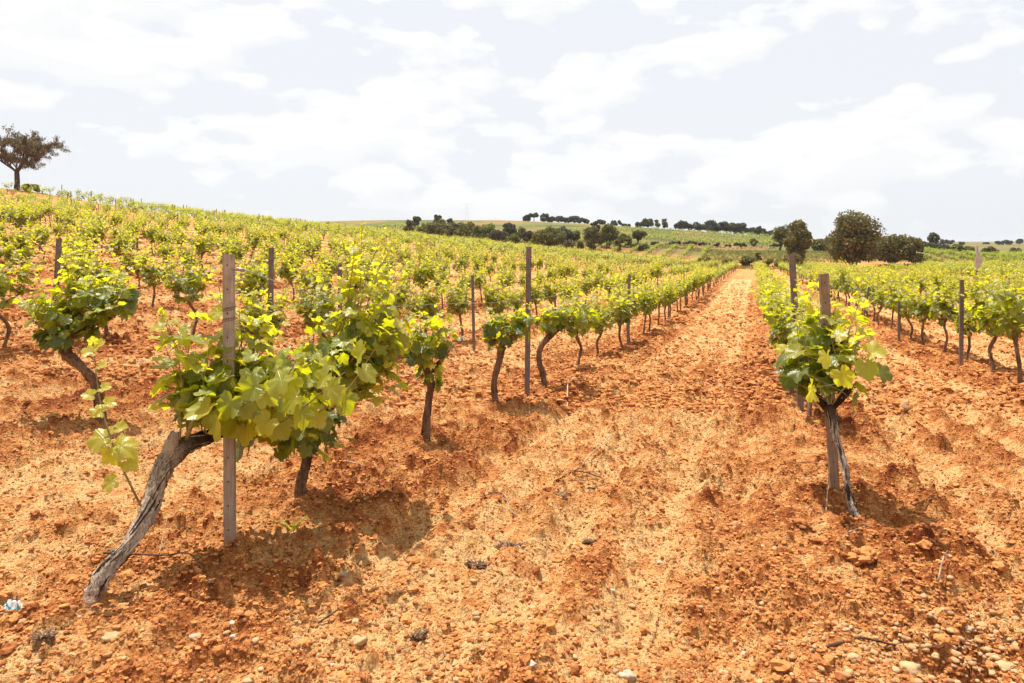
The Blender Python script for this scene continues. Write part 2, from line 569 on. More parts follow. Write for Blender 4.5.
def post_material(name, c0, c1):
    m, t = newmat(name)
    tcn = N(t, 'ShaderNodeTexCoord')
    mpn = N(t, 'ShaderNodeMapping', {'Vector': tcn.outputs['Object'], 'Scale': (1, 1, 0.05)})
    nz = N(t, 'ShaderNodeTexNoise', {'Vector': mpn.outputs[0], 'Scale': 90.0, 'Detail': 5.0, 'Roughness': 0.7})
    n2 = N(t, 'ShaderNodeTexNoise', {'Vector': tcn.outputs['Object'], 'Scale': 9.0, 'Detail': 6.0, 'Roughness': 0.7})
    f = M(t, 'ADD', M(t, 'MULTIPLY', nz.outputs[0], 0.5), M(t, 'MULTIPLY', n2.outputs[0], 0.5))
    col = ramp(t, f, [(0.38, c0), (0.6, c1)])
    z = N(t, 'ShaderNodeSeparateXYZ', {0: tcn.outputs['Object']})
    soil = M(t, 'MULTIPLY', M(t, 'SUBTRACT', 0.22, z.outputs[2]), 4.0, clamp=True)
    soil = M(t, 'MULTIPLY', soil, n2.outputs[0])
    col = mixc(t, soil, col, (0.42, 0.17, 0.06))
    bp = N(t, 'ShaderNodeBump', {'Height': nz.outputs[0], 'Strength': 0.4, 'Distance': 0.003})
    b = N(t, 'ShaderNodeBsdfPrincipled', {'Base Color': col, 'Roughness': 0.75, 'Normal': bp.outputs[0]})
    finish(t, b.outputs[0])
    return m


M_SOIL = soil_material()
M_CLOD = clod_material('clod_soil', (0.17, 0.036, 0.009), (0.58, 0.245, 0.078))
M_STONE = clod_material('pale_stone', (0.32, 0.14, 0.05), (0.50, 0.33, 0.17), 30.0)
M_PALE = clod_material('white_stone', (0.36, 0.23, 0.13), (0.52, 0.41, 0.30), 30.0)
M_DARK = clod_material('charred_lump', (0.035, 0.016, 0.009), (0.26, 0.14, 0.075), 90.0)
M_LEAF = leaf_material('vine_leaf', (0.36, 0.37, 0.040), (0.185, 0.23, 0.020), (0.042, 0.080, 0.010),
                       ((0.14, 0.21, 0.006), (0.60, 0.59, 0.008), (0.90, 0.82, 0.04)), tf=0.54)
M_LEAFF = leaf_material('vine_leaf_distant', (0.30, 0.33, 0.035), (0.16, 0.205, 0.018), (0.050, 0.085, 0.012),
                        ((0.11, 0.17, 0.006), (0.42, 0.46, 0.007), (0.70, 0.68, 0.03)), veins=False, gloss=0.45, tf=0.50)
M_CANE = plain('green_cane', (0.22, 0.17, 0.06), 0.6, noise=0.4)
M_BARK = bark_material('vine_bark', (0.060, 0.028, 0.016), (0.26, 0.145, 0.085))
M_BARKL = bark_material('weathered_vine_bark', (0.10, 0.052, 0.030), (0.66, 0.52, 0.39), 55.0, 0.10, band=(0.045, 0.020, 0.012))
M_POST = post_material('weathered_grey_post', (0.19, 0.14, 0.10), (0.40, 0.32, 0.25))
M_POSTB = post_material('brown_weathered_post', (0.13, 0.078, 0.045), (0.30, 0.20, 0.125))
M_POSTD = post_material('rusty_steel_post', (0.085, 0.060, 0.052), (0.19, 0.145, 0.13))
M_HOLE = plain('dark_hole', (0.02, 0.015, 0.012))
M_WIRE = plain('galvanised_wire', (0.42, 0.40, 0.38), 0.45, 0.7)
M_TWIG = bark_material('dry_twig', (0.20, 0.11, 0.06), (0.60, 0.44, 0.30), 40.0, 0.5)
M_TWIGD = bark_material('dark_twig', (0.06, 0.03, 0.02), (0.24, 0.13, 0.08), 40.0, 0.5)
M_TRUNK = bark_material('tree_bark', (0.035, 0.022, 0.017), (0.12, 0.08, 0.06), 6.0, 0.3)

# ------------------------------------------------------------------ ground
for q_ in ((88, 612), (853, 530), (302, 497), (425, 440), (230, 552)):
    v_ = gpt(*q_)
    MOUNDS.append((v_.x, v_.y))


def build_ground():
    fine = np.linspace(math.radians(-48), math.radians(48), 1500)
    rest = np.linspace(math.radians(48), math.radians(312), 60)[1:-1]
    ang = np.concatenate([fine, rest]) * -1.0 + TH            # measured from +Y towards -X
    r = [0.25, 0.6, 1.0, 1.4]
    while r[-1] < 34: r.append(r[-1] * 1.0034)
    while r[-1] < 130: r.append(r[-1] * 1.009)
    while r[-1] < 6000: r.append(r[-1] * 1.035)
    r = np.array(r)
    A, R = np.meshgrid(ang, r)
    x = (-np.sin(A) * R).ravel(); y = (np.cos(A) * R).ravel()
    z = macro(x, y)
    rr = R.ravel()
    sel = (rr < 70)
    mi = np.zeros_like(z)
    mi[sel] = micro(x[sel], y[sel])
    z = z + mi * (1 - sstep(50, 70, rr))
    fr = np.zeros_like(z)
    fr[sel] = np.clip(mi[sel] * 5, -0.3, 0.5) + 0.36 * furrow(x[sel], y[sel]) + (0.20 + .14 * sstep(6, 14, y[sel])) * -ridge(x[sel], y[sel]) * sstep(2.4, 4.0, y[sel] + .35 * x[sel])  # last term paints furrow shade into the colour, darker in the troughs
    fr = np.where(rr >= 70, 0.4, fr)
    nr, na = A.shape
    idx = np.arange(nr * na).reshape(nr, na)
    a = idx[:-1]; b = idx[1:]
    Q = np.stack([a, np.roll(a, -1, 1), np.roll(b, -1, 1), b], -1).reshape(-1, 4)
    c = len(x)
    V = np.column_stack([np.append(x, 0), np.append(y, 0), np.append(z, 0.0)])
    T = np.stack([np.full(na, c), np.roll(idx[0], -1), idx[0]], -1)
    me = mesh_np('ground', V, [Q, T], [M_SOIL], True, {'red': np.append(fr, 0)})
    return tag(link('ground', me), kind='structure')


build_ground()

# ------------------------------------------------------------------ lumps (clods, stones, pebbles)
def ico(sub):
    import bmesh
    bm = bmesh.new()
    bmesh.ops.create_icosphere(bm, subdivisions=sub, radius=1.0)
    V = np.array([v.co[:] for v in bm.verts]); T = np.array([[v.index for v in f.verts] for f in bm.faces])
    bm.free()
    return V, T


ICO1, ICO2, ICO3, ICO4 = ico(1), ico(2), ico(3), ico(5)


def lumps(pos, size, seed, base, squash=0.65, rough=0.35):
    """many irregular lumps as one V/T"""
    rg = np.random.default_rng(seed)
    BV, BT = base
    n = len(pos)
    an = rg.uniform(0, 2 * np.pi, n)
    sc = np.stack([rg.uniform(0.8, 1.35, n), rg.uniform(0.7, 1.1, n), rg.uniform(0.75, 1.1, n) * squash], -1)
    V = BV[None] * (1 + rg.uniform(-rough, rough, (n, len(BV), 1)))
    V = V * sc[:, None, :] * size[:, None, None]
    c, s = np.cos(an)[:, None], np.sin(an)[:, None]
    X = V[..., 0] * c - V[..., 1] * s; Y = V[..., 0] * s + V[..., 1] * c
    V = np.stack([X, Y, V[..., 2]], -1) + pos[:, None, :]
    T = (BT[None] + (np.arange(n) * len(BV))[:, None, None]).reshape(-1, 3)
    return V.reshape(-1, 3), T


def scatter_clods():
    rg = np.random.default_rng(7)
    VV, TT, AA = [], [], []
    off = 0
    for (n, dmin, dmax, s0, s1, base, sd_) in ((90000, 2.0, 9.5, 0.003, 0.014, ICO1, 1), (1100, 2.1, 14.0, 0.014, 0.034, ICO2, 2),
                                             (60000, 8.0, 26.0, 0.010, 0.045, ICO1, 3), (26000, 22.0, 60.0, 0.02, 0.075, ICO1, 4)):
        d = dmin * (dmax / dmin) ** rg.uniform(0, 1, n * 3)
        px = rg.uniform(-60, 1084, n * 3)
        r = (px - 512) / F
        x = (r * CT - ST) * d; y = (r * ST + CT) * d
        fr = furrow(x, y)
        head = 1 - sstep(2.6, 3.6, y + 0.35 * x)
        pat = np.clip(0.7 + 1.2 * fbm(x * 1.3, y * 1.3, 44, 2), 0.05, 1.2)
        keep = rg.uniform(0, 1, len(x)) < (0.50 + 0.5 * fr * (1 - 0.4 * head)) * (0.35 + pat)
        x, y = x[keep][:n], y[keep][:n]
        s = s0 + (s1 - s0) * rg.uniform(0, 1, len(x)) ** 2.2
        z = macro(x, y) + micro(x, y) + s * 0.15
        V, T = lumps(np.column_stack([x, y, z]), s, 10 + sd_, base)
        VV.append(V); TT.append(T + off); off += len(V)
        AA.append(np.repeat(rg.uniform(0, 1, len(x)), len(base[0])))
    me = mesh_np('soil_clods', np.concatenate(VV), [np.concatenate(TT)], [M_CLOD], False, {'tone': np.concatenate(AA)})
    tag(link('soil_clods', me), 'crumbly clods of red soil strewn all over the tilled ground', 'soil clods', kind='stuff')
    # pebbles: mostly lower right of the headland
    n = 1500
    px = np.concatenate([rg.normal(975, 90, 1700), rg.uniform(-40, 1060, 500)])
    py = np.concatenate([rg.normal(660, 26, 1700), 683 - 190 * rg.uniform(0, 1, 500) ** 1.3])
    ok = (py > 470) & (py < 760)
    px, py = px[ok], py[ok]
    d = CAMH * F / (py - HOR)
    r = (px - 512) / F
    x = (r * CT - ST) * d; y = (r * ST + CT) * d
    s = 0.0035 + 0.014 * rg.uniform(0, 1, len(x)) ** 3
    z = macro(x, y) + micro(x, y) + s * 0.3
    V, T = lumps(np.column_stack([x, y, z]), s, 55, ICO2, 0.6, 0.16)
    me = mesh_np('pebbles', V, [T], [M_STONE], True, {'tone': np.repeat(rg.uniform(0.1, 1, len(x)), len(ICO2[0]))})
    tag(link('pebbles', me), 'small pale rounded pebbles scattered over the near headland', 'pebbles', kind='stuff')


scatter_clods()

# ------------------------------------------------------------------ leaves
HALF = [(0, 1.0), (8, .90), (12, .93), (19, .83), (25, .84), (32, .70), (40, .80), (48, .83), (55, .93), (62, .82), (68, .85), (78, .72),
        (90, .61), (100, .70), (110, .69), (122, .76), (134, .62), (146, .60), (160, .42), (172, .15)]


def leaf_template(kind, seed):
    rnd = random.Random(seed)
    if kind == 'far':
        V = np.array([(0, -.25, 0), (.62, .25, -.12), (0, .85, -.1), (-.62, .25, -.12)])
        return V, np.array([(0, 1, 2), (0, 2, 3)]), V[:, :2]
    half = HALF if kind == 'hero' else HALF[0:1] + HALF[2:3] + HALF[5:6] + HALF[8:9] + HALF[12:13] + HALF[15:16] + HALF[18:19]
    out = []
    for a, r in half:
        out.append((math.radians(a), r * rnd.uniform(0.94, 1.06)))
    for a, r in reversed(half[1:]):
        out.append((math.radians(-a), r * rnd.uniform(0.94, 1.06)))
    rings = (0.33, 0.68, 1.0) if kind == 'hero' else (1.0,)
    V = [(0, 0, 0)]
    fold = rnd.uniform(0.05, 0.45); cup = rnd.uniform(-0.30, 0.22); droop = rnd.uniform(0.0, 0.35); ph = rnd.uniform(0, 6.28)
    twist = rnd.uniform(-0.2, 0.2)
    for q in rings:
        for a, r in out:
            rr = r * q if q == 1.0 else r * q * 0.9 + 0.1 * q * 0.75
            x = math.sin(a) * rr; y = math.cos(a) * rr
            z = fold * abs(x) * 0.8 + cup * (x * x + y * y) - droop * max(y, 0) ** 2 + 0.09 * rr * math.sin(3 * a + ph) * q + 0.06 * q * q * math.sin(7 * a + ph * 2) + twist * x * y
            V.append((x, y, z))
    n = len(out)
    T = [(0, 1 + (i + 1) % n, 1 + i) for i in range(n) if i != n // 2 or True]
    for k in range(len(rings) - 1):
        for i in range(n):
            a0 = 1 + k * n + i; b0 = 1 + k * n + (i + 1) % n
            T += [(a0, b0, b0 + n), (a0, b0 + n, a0 + n)]
    # open the sinus at the petiole: drop the faces spanning +-172 degrees
    half_n = len(half) - 1
    T = [f for f in T if not any(((v - 1) % n == half_n) for v in f if v > 0) or not any(((v - 1) % n == half_n + 1) for v in f if v > 0)]
    V = np.array(V)
    return V, np.array(T), V[:, :2]


TPL = {k: [leaf_template(k, 10 + i) for i in range(n)] for k, n in (('hero', 10), ('mid', 8), ('far', 1))}


def leaves_arrays(pos, tip, nor, size, tone, kind, seed=0):
    """batch leaves: returns V, T, uv, tone per vertex"""
    rg = np.random.default_rng(seed)
    pos = np.asarray(pos, float); tip = np.asarray(tip, float); nor = np.asarray(nor, float)
    size = np.asarray(size, float); tone = np.asarray(tone, float)
    tip /= np.linalg.norm(tip, axis=1)[:, None] + 1e-9
    nor = nor - tip * (nor * tip).sum(1)[:, None]
    nor /= np.linalg.norm(nor, axis=1)[:, None] + 1e-9
    sid = np.cross(tip, nor)
    tp = rg.integers(0, len(TPL[kind]), len(pos))
    Vs, Ts, Us, As = [], [], [], []
    off = 0
    for k in range(len(TPL[kind])):
        m = np.where(tp == k)[0]
        if not len(m): continue
        BV, BT, BU = TPL[kind][k]
        w = size[m][:, None, None]
        V = (sid[m][:, None, :] * BV[None, :, 0:1] + tip[m][:, None, :] * BV[None, :, 1:2] + nor[m][:, None, :] * BV[None, :, 2:3]) * w + pos[m][:, None, :]
        Vs.append(V.reshape(-1, 3))
        Ts.append((BT[None] + (np.arange(len(m)) * len(BV))[:, None, None] + off).reshape(-1, 3))
        Us.append(np.tile(BU, (len(m), 1)))
        As.append(np.repeat(tone[m], len(BV)))
        off += len(m) * len(BV)
    return np.concatenate(Vs), np.concatenate(Ts), np.concatenate(Us), np.concatenate(As)


class Foliage:
    def __init__(s, seed):
        s.r = random.Random(seed); s.p = []; s.t = []; s.n = []; s.s = []; s.c = []; s.seed = seed

    def leaf(s, p, tip, nor, size, tone):
        s.p.append(tuple(p)); s.t.append(tuple(tip)); s.n.append(tuple(nor)); s.s.append(size); s.c.append(min(1, max(0, tone)))

    def shoot(s, canes, p0, d0, L, size=0.075, step=0.06, rad=0.0045, curve=None, petiole=None, tone0=0.25, tipsize=0.3, sides=5):
        r = s.r
        p = Vector(p0); d = Vector(d0).normalized()
        n = max(3, int(L / step))
        pts = [p.copy()]
        side = 1
        bend = Vector(curve) if curve else Vector((r.uniform(-.4, .4), r.uniform(-.4, .4), r.uniform(-.2, .35)))
        for i in range(n):
            t = (i + 1) / n
            d = (d + bend * (0.9 / n) + Vector((r.gauss(0, .05), r.gauss(0, .05), r.gauss(0, .05)))).normalized()
            p = p + d * step
            pts.append(p.copy())
            if i == 0 and r.random() < 0.5: continue
            sv = d.cross(Vector((r.gauss(0, .35), r.gauss(0, .35), 1))).normalized() * side
            side = -side
            pet = (sv * 1.0 + Vector((0, 0, r.uniform(0.0, .6))) + d * 0.4).normalized()
            ls = size * (tipsize + (1 - tipsize) * min(1, 1.25 * (1 - t) ** 0.6)) * r.uniform(0.72, 1.15)
            pl = ls * r.uniform(0.7, 1.3)
            q = p + pet * pl
            if petiole is not None:
                petiole.tube([p, p + pet * pl * 0.5 + Vector((0, 0, pl * 0.08)), q], [0.0018, 0.0014, 0.0012], 4, cap=False)
            out = pet + Vector((0, 0, -r.uniform(0.1, 1.3)))
            nor = Vector((r.gauss(0, .45), r.gauss(0, .45), 1.0)) + pet * r.uniform(-.1, .7)
            s.leaf(q, out, nor, ls, tone0 + 0.62 * t + r.gauss(0, .13))
            if t > 0.93:
                for _ in range(3):
                    s.leaf(p + d * r.uniform(0, .05), d + Vector((r.gauss(0, .6), r.gauss(0, .6), r.gauss(0, .4))), (r.gauss(0, 1), r.gauss(0, 1), .6), ls * r.uniform(.35, .7), 1.0)
        if canes is not None:
            nn = len(pts)
            canes.tube(pts, [rad * (1 - 0.7 * i / nn) for i in range(nn)], sides, cap=False)
        return pts

    def bunch(s, c, rx, ry, rz, n, size, tone=(0.0, 0.5)):
        r = s.r
        for _ in range(n):
            v = Vector((r.gauss(0, 1), r.gauss(0, 1), r.gauss(0, 1))).normalized() * r.uniform(.5, 1) ** .5
            p = Vector(c) + Vector((v.x * rx, v.y * ry, v.z * rz))
            s.leaf(p, v + Vector((0, 0, -r.uniform(.3, 1.5))), Vector((v.x * .8 + r.gauss(0, .4), v.y * .8 + r.gauss(0, .4), .8)), size * r.uniform(.6, 1.1), r.uniform(*tone))

    def mesh(s, name, kind, mat=None):
        V, T, U, A = leaves_arrays(s.p, s.t, s.n, s.s, s.c, kind, s.seed)
        return mesh_np(name, V, [T], [mat or M_LEAF], kind == 'hero', {'tone': A}, U)


def trunk_mesh(name, paths, mat=None, sides=12, rough=0.28, sc=1.0, seed=0, tones=None, n=6, strips=0):
    mb = MB()
    for k, (pts, rads) in enumerate(paths):
        sp_ = spline(pts, n)
        rr = np.interp(np.linspace(0, len(rads) - 1, len(sp_)), np.arange(len(rads)), rads)
        tn = 0.0
        if tones is not None:
            tt = np.interp(np.linspace(0, len(rads) - 1, len(sp_)), np.arange(len(rads)), tones[k])
            tn = np.concatenate([np.repeat(tt, sides), [tt[0], tt[-1]]])
        mb.tube(sp_, [float(v) for v in rr], sides, rough, seed + k * 3.1, tn, ridges=0, twist=0.12)
    if strips:
        rs = random.Random(seed + 9)
        pts, rads = paths[0]
        sp_ = spline(pts, 14)
        rr = np.interp(np.linspace(0, len(rads) - 1, len(sp_)), np.arange(len(rads)), rads)
        nfr = len(sp_)
        for q in range(strips):
            i0 = rs.randrange(1, max(2, int(nfr * .82))); ln = rs.randrange(7, 22)
            an = rs.uniform(0, 6.28); tw_ = rs.uniform(.01, .06); lift = rs.uniform(.98, 1.10)
            line = []
            for i in range(i0, min(nfr - 1, i0 + ln)):
                t = (sp_[i + 1] - sp_[i - 1]).normalized()
                u = t.orthogonal().normalized() if not line else (u - t * u.dot(t)).normalized()
                v = t.cross(u)
                a = an + tw_ * (i - i0)
                e = 1 + .25 * max(0, (i - i0) / ln - .75) * 4 * (rs.random() < .4)
                line.append(sp_[i] + (u * math.cos(a) + v * math.sin(a)) * float(rr[i]) * lift * e)
            if len(line) > 3:
                w_ = rs.uniform(.0014, .0042)
                mb.tube(line, [w_ * (.4 + math.sin(math.pi * k / (len(line) - 1))) for k in range(len(line))], 4, a=rs.choice((0, 0, 0, .9, 1)))
        for q in range(max(2, strips // 14)):
            i0 = rs.randrange(4, nfr - 4)
            t = (sp_[i0 + 1] - sp_[i0 - 1]).normalized(); u = t.orthogonal().normalized(); v = t.cross(u); a = rs.uniform(0, 6.28)
            dn = u * math.cos(a) + v * math.sin(a); r0 = float(rr[i0])
            mb.tube([sp_[i0] + dn * r0 * .5, sp_[i0] + dn * r0 * 1.15, sp_[i0] + dn * r0 * 1.4 + t * .006], [r0 * .5, r0 * .42, r0 * .25], 8, rough=.4, seed=q, a=.5)
    return mb.mesh(name, [mat or M_BARK])


# ------------------------------------------------------------------ generic vines (variants)
def vine_variant(seed, kind, shoots=15, leafsize=0.062, height=0.58, arm=0.40, dens=1.0):
    r = random.Random(seed)
    hx = r.uniform(-.06, .06); hy = r.uniform(-.16, .16)
    bow = r.uniform(-.10, .10); bx = r.uniform(-.05, .05)
    hgt = height * r.uniform(.92, 1.08)
    head = Vector((hx, hy, hgt))
    pth = [(0, 0, -0.06), (bx * .3, bow * .5, hgt * .25), (bx, bow + hy * .3, hgt * .55), (hx * .8, hy * .8 + bow * .2, hgt * .85), head]
    paths = [(pth, [0.034, 0.024, 0.021, 0.024, 0.034])]
    arms = []
    for sgn in (-1, 1):
        L = arm * r.uniform(.6, 1.15)
        e = head + Vector((r.uniform(-.07, .07), sgn * L, r.uniform(.04, .16)))
        mdl = head.lerp(e, .5) + Vector((0, 0, r.uniform(-.02, .05)))
        paths.append(([head - Vector((0, 0, .03)), mdl, e], [0.026, 0.018, 0.010]))
        arms.append((head, mdl, e))
    fo = Foliage(seed); canes = MB()
    for i in range(int(shoots * dens)):
        a = arms[i % 2]
        t = r.uniform(0.0, 1.0)
        p = a[0].lerp(a[2], t) + Vector((0, 0, .01))
        d = Vector((r.gauss(0, .42), r.gauss(0, .28) + (t - .3) * (.45 if i % 2 else -.45), 1.15))
        L = r.uniform(.42, .86)
        fo.shoot(canes, p, d, L, leafsize, 0.052 if kind != 'far' else 0.075, 0.0042, tone0=r.uniform(.12, .35), sides=4)
    fo.bunch(head + Vector((0, 0, .15)), .22, arm * .95, .20, int(52 * dens) if kind != 'far' else 14, leafsize * 1.05, (0.05, .5))
    return paths, fo, canes


def make_vine_meshes(seed, kind, **kw):
    paths, fo, canes = vine_variant(seed, kind, **kw)
    return (trunk_mesh('trunk', paths, sides=8, seed=seed, n=4), fo.mesh('foliage', kind, M_LEAF), canes.mesh('canes', [M_CANE]))


VAR_NEAR = [make_vine_meshes(100 + i, 'hero', shoots=22, leafsize=0.074) for i in range(8)]
VAR_MID = [make_vine_meshes(200 + i, 'mid', shoots=23, leafsize=0.078) for i in range(10)]

ORD = ['first', 'second', 'third', 'fourth', 'fifth', 'sixth', 'seventh', 'eighth', 'ninth', 'tenth', 'eleventh', 'twelfth',
       'thirteenth', 'fourteenth', 'fifteenth', 'sixteenth', 'seventeenth', 'eighteenth', 'nineteenth', 'twentieth']
TENS = {2: ('twenty', 'twentieth'), 3: ('thirty', 'thirtieth'), 4: ('forty', 'fortieth'), 5: ('fifty', 'fiftieth'), 6: ('sixty', 'sixtieth')}


def ordinal(n):
    if n <= 20: return ORD[n - 1]
    t, o = divmod(n, 10)
    return TENS[t][1] if o == 0 else TENS[t][0] + '-' + ORD[o - 1]


def row_name(k):
    """k = 0 row A (left of the aisle), -1 row B, -2 C ..., 1.. rows uphill"""
    if k == 0: return 'row left of the bare aisle'
    if k == -1: return 'row right of the bare aisle'
    if k < 0: return '%s row right of the aisle' % ordinal(-k)
    return '%s row left of the aisle' % ordinal(k + 1)


def in_frame(x, y, z, m=0):
    px, py, d = proj(x, y, z)
    return d > 0.5 and -m < px < W + m


vines = []           # (dist, row k, x, y)
HERO = {0: 11.4, -1: 7.9, 1: 7.4}       # rows whose first vines are built by hand up to this Y
rr_ = random.Random(5)
VSP = 1.72
POSTS = {0: [3.34, 8.62, 16.3], -1: [5.06, 9.0, 13.5], -2: [14.3, 20.0, 25.5], 1: [7.9, 15.1, 23.0], 2: [7.3, 13.6]}


def yend(x):
    return 118 + (np.clip((-x - 5) * 12, 0, 38) if x < -5 else 0) if x < 0 else 114 - x * 0.15


for k in range(-4, 25):
    X = XA + -SP * k
    if k == -1: X = XB
    y = rr_.uniform(0, 1.7) - 4 if k != -2 else 12.8 - VSP * 10
    if k in HERO:
        y = HERO[k]
    ye = yend(X)
    while y < ye:
        xx = X + rr_.gauss(0, .05); yy = y + rr_.gauss(0, .10)
        px, py, d = proj(xx, yy, gz(xx, yy) + 1.0) if (-xx * ST + yy * CT) > .3 else (0, 0, -1)
        if d > 2.5 and -130 < px < W + 130:
            if rr_.random() > 0.03 or d < 12:
                vines.append([d, k, xx, yy, px])
        y += VSP if k != -2 else 1.5


def hero_root(x, y, label, z=None):
    o = link('grapevine', None, loc=(x, y, gz(x, y) + 0.02 if z is None else z))
    return tag(o, label, 'grapevine', 'grapevines planted in rows')


vis = sorted([v for v in vines if 0 - 20 < v[4] < W + 20 and v[0] < 60])
N_HERO = 11
things = vis[:296 - N_HERO]
things_set = set(id(v) for v in things)
rest = [v for v in vines if id(v) not in things_set]
cnt = {}
ADJ = ['bushy', 'leafy', 'full', 'rounded', 'upright', 'spreading']
HERO_N = {0: 5, -1: 1, 1: 1}
for v in sorted(things, key=lambda v: (v[1], v[3])):
    d, k, x, y, px = v
    cnt[k] = cnt.get(k, HERO_N.get(k, 0)) + 1
    rv = random.Random(int(x * 1000) + int(y * 777))
    var = (VAR_NEAR if d < 16 else VAR_MID)
    tm, fm, cm = var[rv.randrange(len(var))]
    fl = rv.choice((0, math.pi)) + rv.gauss(0, .12)
    sc = rv.uniform(.84, 1.18) if k > 0 else rv.uniform(.9, 1.2)
    if k <= -2: sc *= 1.06
    
    if k == -1: sc *= .93
    o = link('grapevine', None, loc=(x, y, gz(x, y) + 0.02), rz=fl)
    o.scale = (sc, sc, sc * rv.uniform(.95, 1.06))
    tag(o, 'leafy grapevine, %s from the near end of the %s' % (ordinal(cnt[k]), row_name(k)), 'grapevine', 'grapevines planted in rows')
    link('trunk', tm, o); link('foliage', fm, o); link('canes', cm, o)

# the rest of the vineyard: one countless mass
def merge_far(items, name, label, nvar=6, kind='far', leaf=0.13, trunkc=True, shoots=8, seed=300, keep=1.0):
    variants = []
    for i in range(nvar):
        paths, fo, _ = vine_variant(seed + i, kind, shoots=shoots, leafsize=leaf)
        V, T, U, A = leaves_arrays(fo.p, fo.t, fo.n, fo.s, fo.c, kind, seed + i)
        if keep < 1.0:
            pass
        mb = MB()
        p0 = paths[0]
        mb.tube(spline(p0[0], 1), [max(.028, v) for v in p0[1]], 4)
        TV = np.concatenate(mb.V); TQ = np.concatenate(mb.Q)
        variants.append((V, T, A, TV, TQ))
    rg = np.random.default_rng(seed)
    Vs, Ts, As, Vt, Qt = [], [], [], [], []
    o1 = 0; o2 = 0
    for (x, y, rz, sc) in items:
        V, T, A, TV, TQ = variants[rg.integers(nvar)]
        an = rz + rg.choice([0, math.pi]) + rg.normal(0, .15)
        s = sc * rg.uniform(.85, 1.12)
        c_, s_ = math.cos(an) * s, math.sin(an) * s
        z = gz(x, y)
        for (VV, tgt) in ((V, Vs), (TV, Vt)):
            q = np.empty_like(VV)
            q[:, 0] = VV[:, 0] * c_ - VV[:, 1] * s_ + x
            q[:, 1] = VV[:, 0] * s_ + VV[:, 1] * c_ + y
            q[:, 2] = VV[:, 2] * s + z
            tgt.append(q)
        Ts.append(T + o1); o1 += len(V)
        Qt.append(TQ + o2); o2 += len(TV)
        As.append(A)
    Vl = np.concatenate(Vs); Tl = np.concatenate(Ts)
    Vk = np.concatenate(Vt); Qk = np.concatenate(Qt) + len(Vl)
    A = np.concatenate(As + [np.zeros(len(Vk))])
    me = mesh_np(name, np.concatenate([Vl, Vk]), [Tl, Qk], [M_LEAFF, M_BARK], False, {'tone': A}, None,
                 np.concatenate([np.zeros(len(Tl)), np.ones(len(Qk))]))
    return tag(link(name, me), label, 'grapevines', kind='stuff')


far_items = []
near_items = []
for v in rest:
    (near_items if v[0] < 55 else far_items).append((v[2], v[3], 0, 1.0))
merge_far(near_items, 'hillside_grapevines', 'yellow green grapevines beyond the near rows, covering the left slope', 8, leaf=0.106, shoots=15)
merge_far(far_items, 'distant_grapevines', 'small far grapevines of the same vineyard up to its crest and far end', 6, leaf=0.155, shoots=11, seed=340)

# second block on the right, beyond the farm track
items = []
rg = random.Random(9)
for i in range(46):
    X = 15.5 + 3.0 * i
    y = 34 + rg.uniform(0, 1.5)
    while y < 205:
        px, py, d = proj(X, y, 0)
        if -60 < px < W + 120 and y > 40 and not (px < 925 and y > 100):
            if rg.random() > 0.04:
                items.append((X + rg.gauss(0, .1), y + rg.gauss(0, .1), 0, 1.0))
        y += 1.6
merge_far(items, 'right_field_grapevines', 'dense low green grapevines in the flat field at the right', 6, leaf=0.19, shoots=9, seed=360)
# striped field on the rise beyond the aisle
items = []
a_ = math.radians(30)
for i in range(-45, 46):
    for j in range(0, 90):
        u = i * 5.4; v = j * 1.7 - 20
        x = -22 + u * math.cos(a_) - v * math.sin(a_)
        y = 170 + u * math.sin(a_) + v * math.cos(a_)
        px, py, d = proj(x, y, 0)
        if 170 < y < 268 and 575 < px < 800 and y < 268 - max(0, 640 - px) * 0.5:
            items.append((x + rg.gauss(0, .15), y + rg.gauss(0, .1), a_, 1.0))
merge_far(items, 'terraced_field_grapevines', 'thin stripes of grapevines on the rise beyond the aisle', 5, leaf=0.20, shoots=4, seed=380)

# ------------------------------------------------------------------ hand-built near vines
def local(pts, o):
    return [p - o for p in pts]


def hero_vine(label, base, trunks, mat, groups, seed, tones=None, size=0.085, bunches=(), sides=30, extra=None):
    """trunks: [([(px,py,d)...], [radii])]; groups: (n, starts[(px,py,d)], box(px0,px1,py0,py1), d, dspread, tone0)"""
    b = P(*base)
    o = hero_root(b.x, b.y, label, z=gz(b.x, b.y) + 0.01)
    L = Vector(o.location)
    paths = [([P(*q) - L for q in pts], rads) for pts, rads in trunks]
    link('trunk', trunk_mesh('trunk', paths, mat, sides, 0.26, seed=seed, tones=tones, n=14, strips=90 if mat is M_BARKL else 30), o)
    fo = Foliage(seed); canes = MB(); pet = canes
    r = fo.r
    for (n, starts, box, d, ds, t0) in groups:
        for i in range(n):
            s0 = P(*starts[i % len(starts)]) - L + Vector((r.gauss(0, .012), r.gauss(0, .012), 0))
            e = P(r.uniform(box[0], box[1]), r.uniform(box[2], box[3]), d + r.uniform(-ds, ds)) - L
            v = e - s0
            ln = v.length
            arch = Vector((0, 0, .35)) * min(1, ln)
            fo.shoot(canes, s0, (v.normalized() + arch), ln * 1.05, size, .056, .0048, curve=-arch * 1.6 + Vector((r.gauss(0, .2), r.gauss(0, .2), 0)), petiole=pet, tone0=t0 + r.gauss(0, .08))
    for (px, py, d, rx, rz, n, tn) in bunches:
        fo.bunch(P(px, py, d) - L, rx, rx, rz, n, size * 1.05, tn)
    if extra: extra(fo, canes, pet, L)
    link('foliage', fo.mesh('foliage', 'hero'), o)
    link('canes', canes.mesh('canes', [M_CANE]), o)
    return o


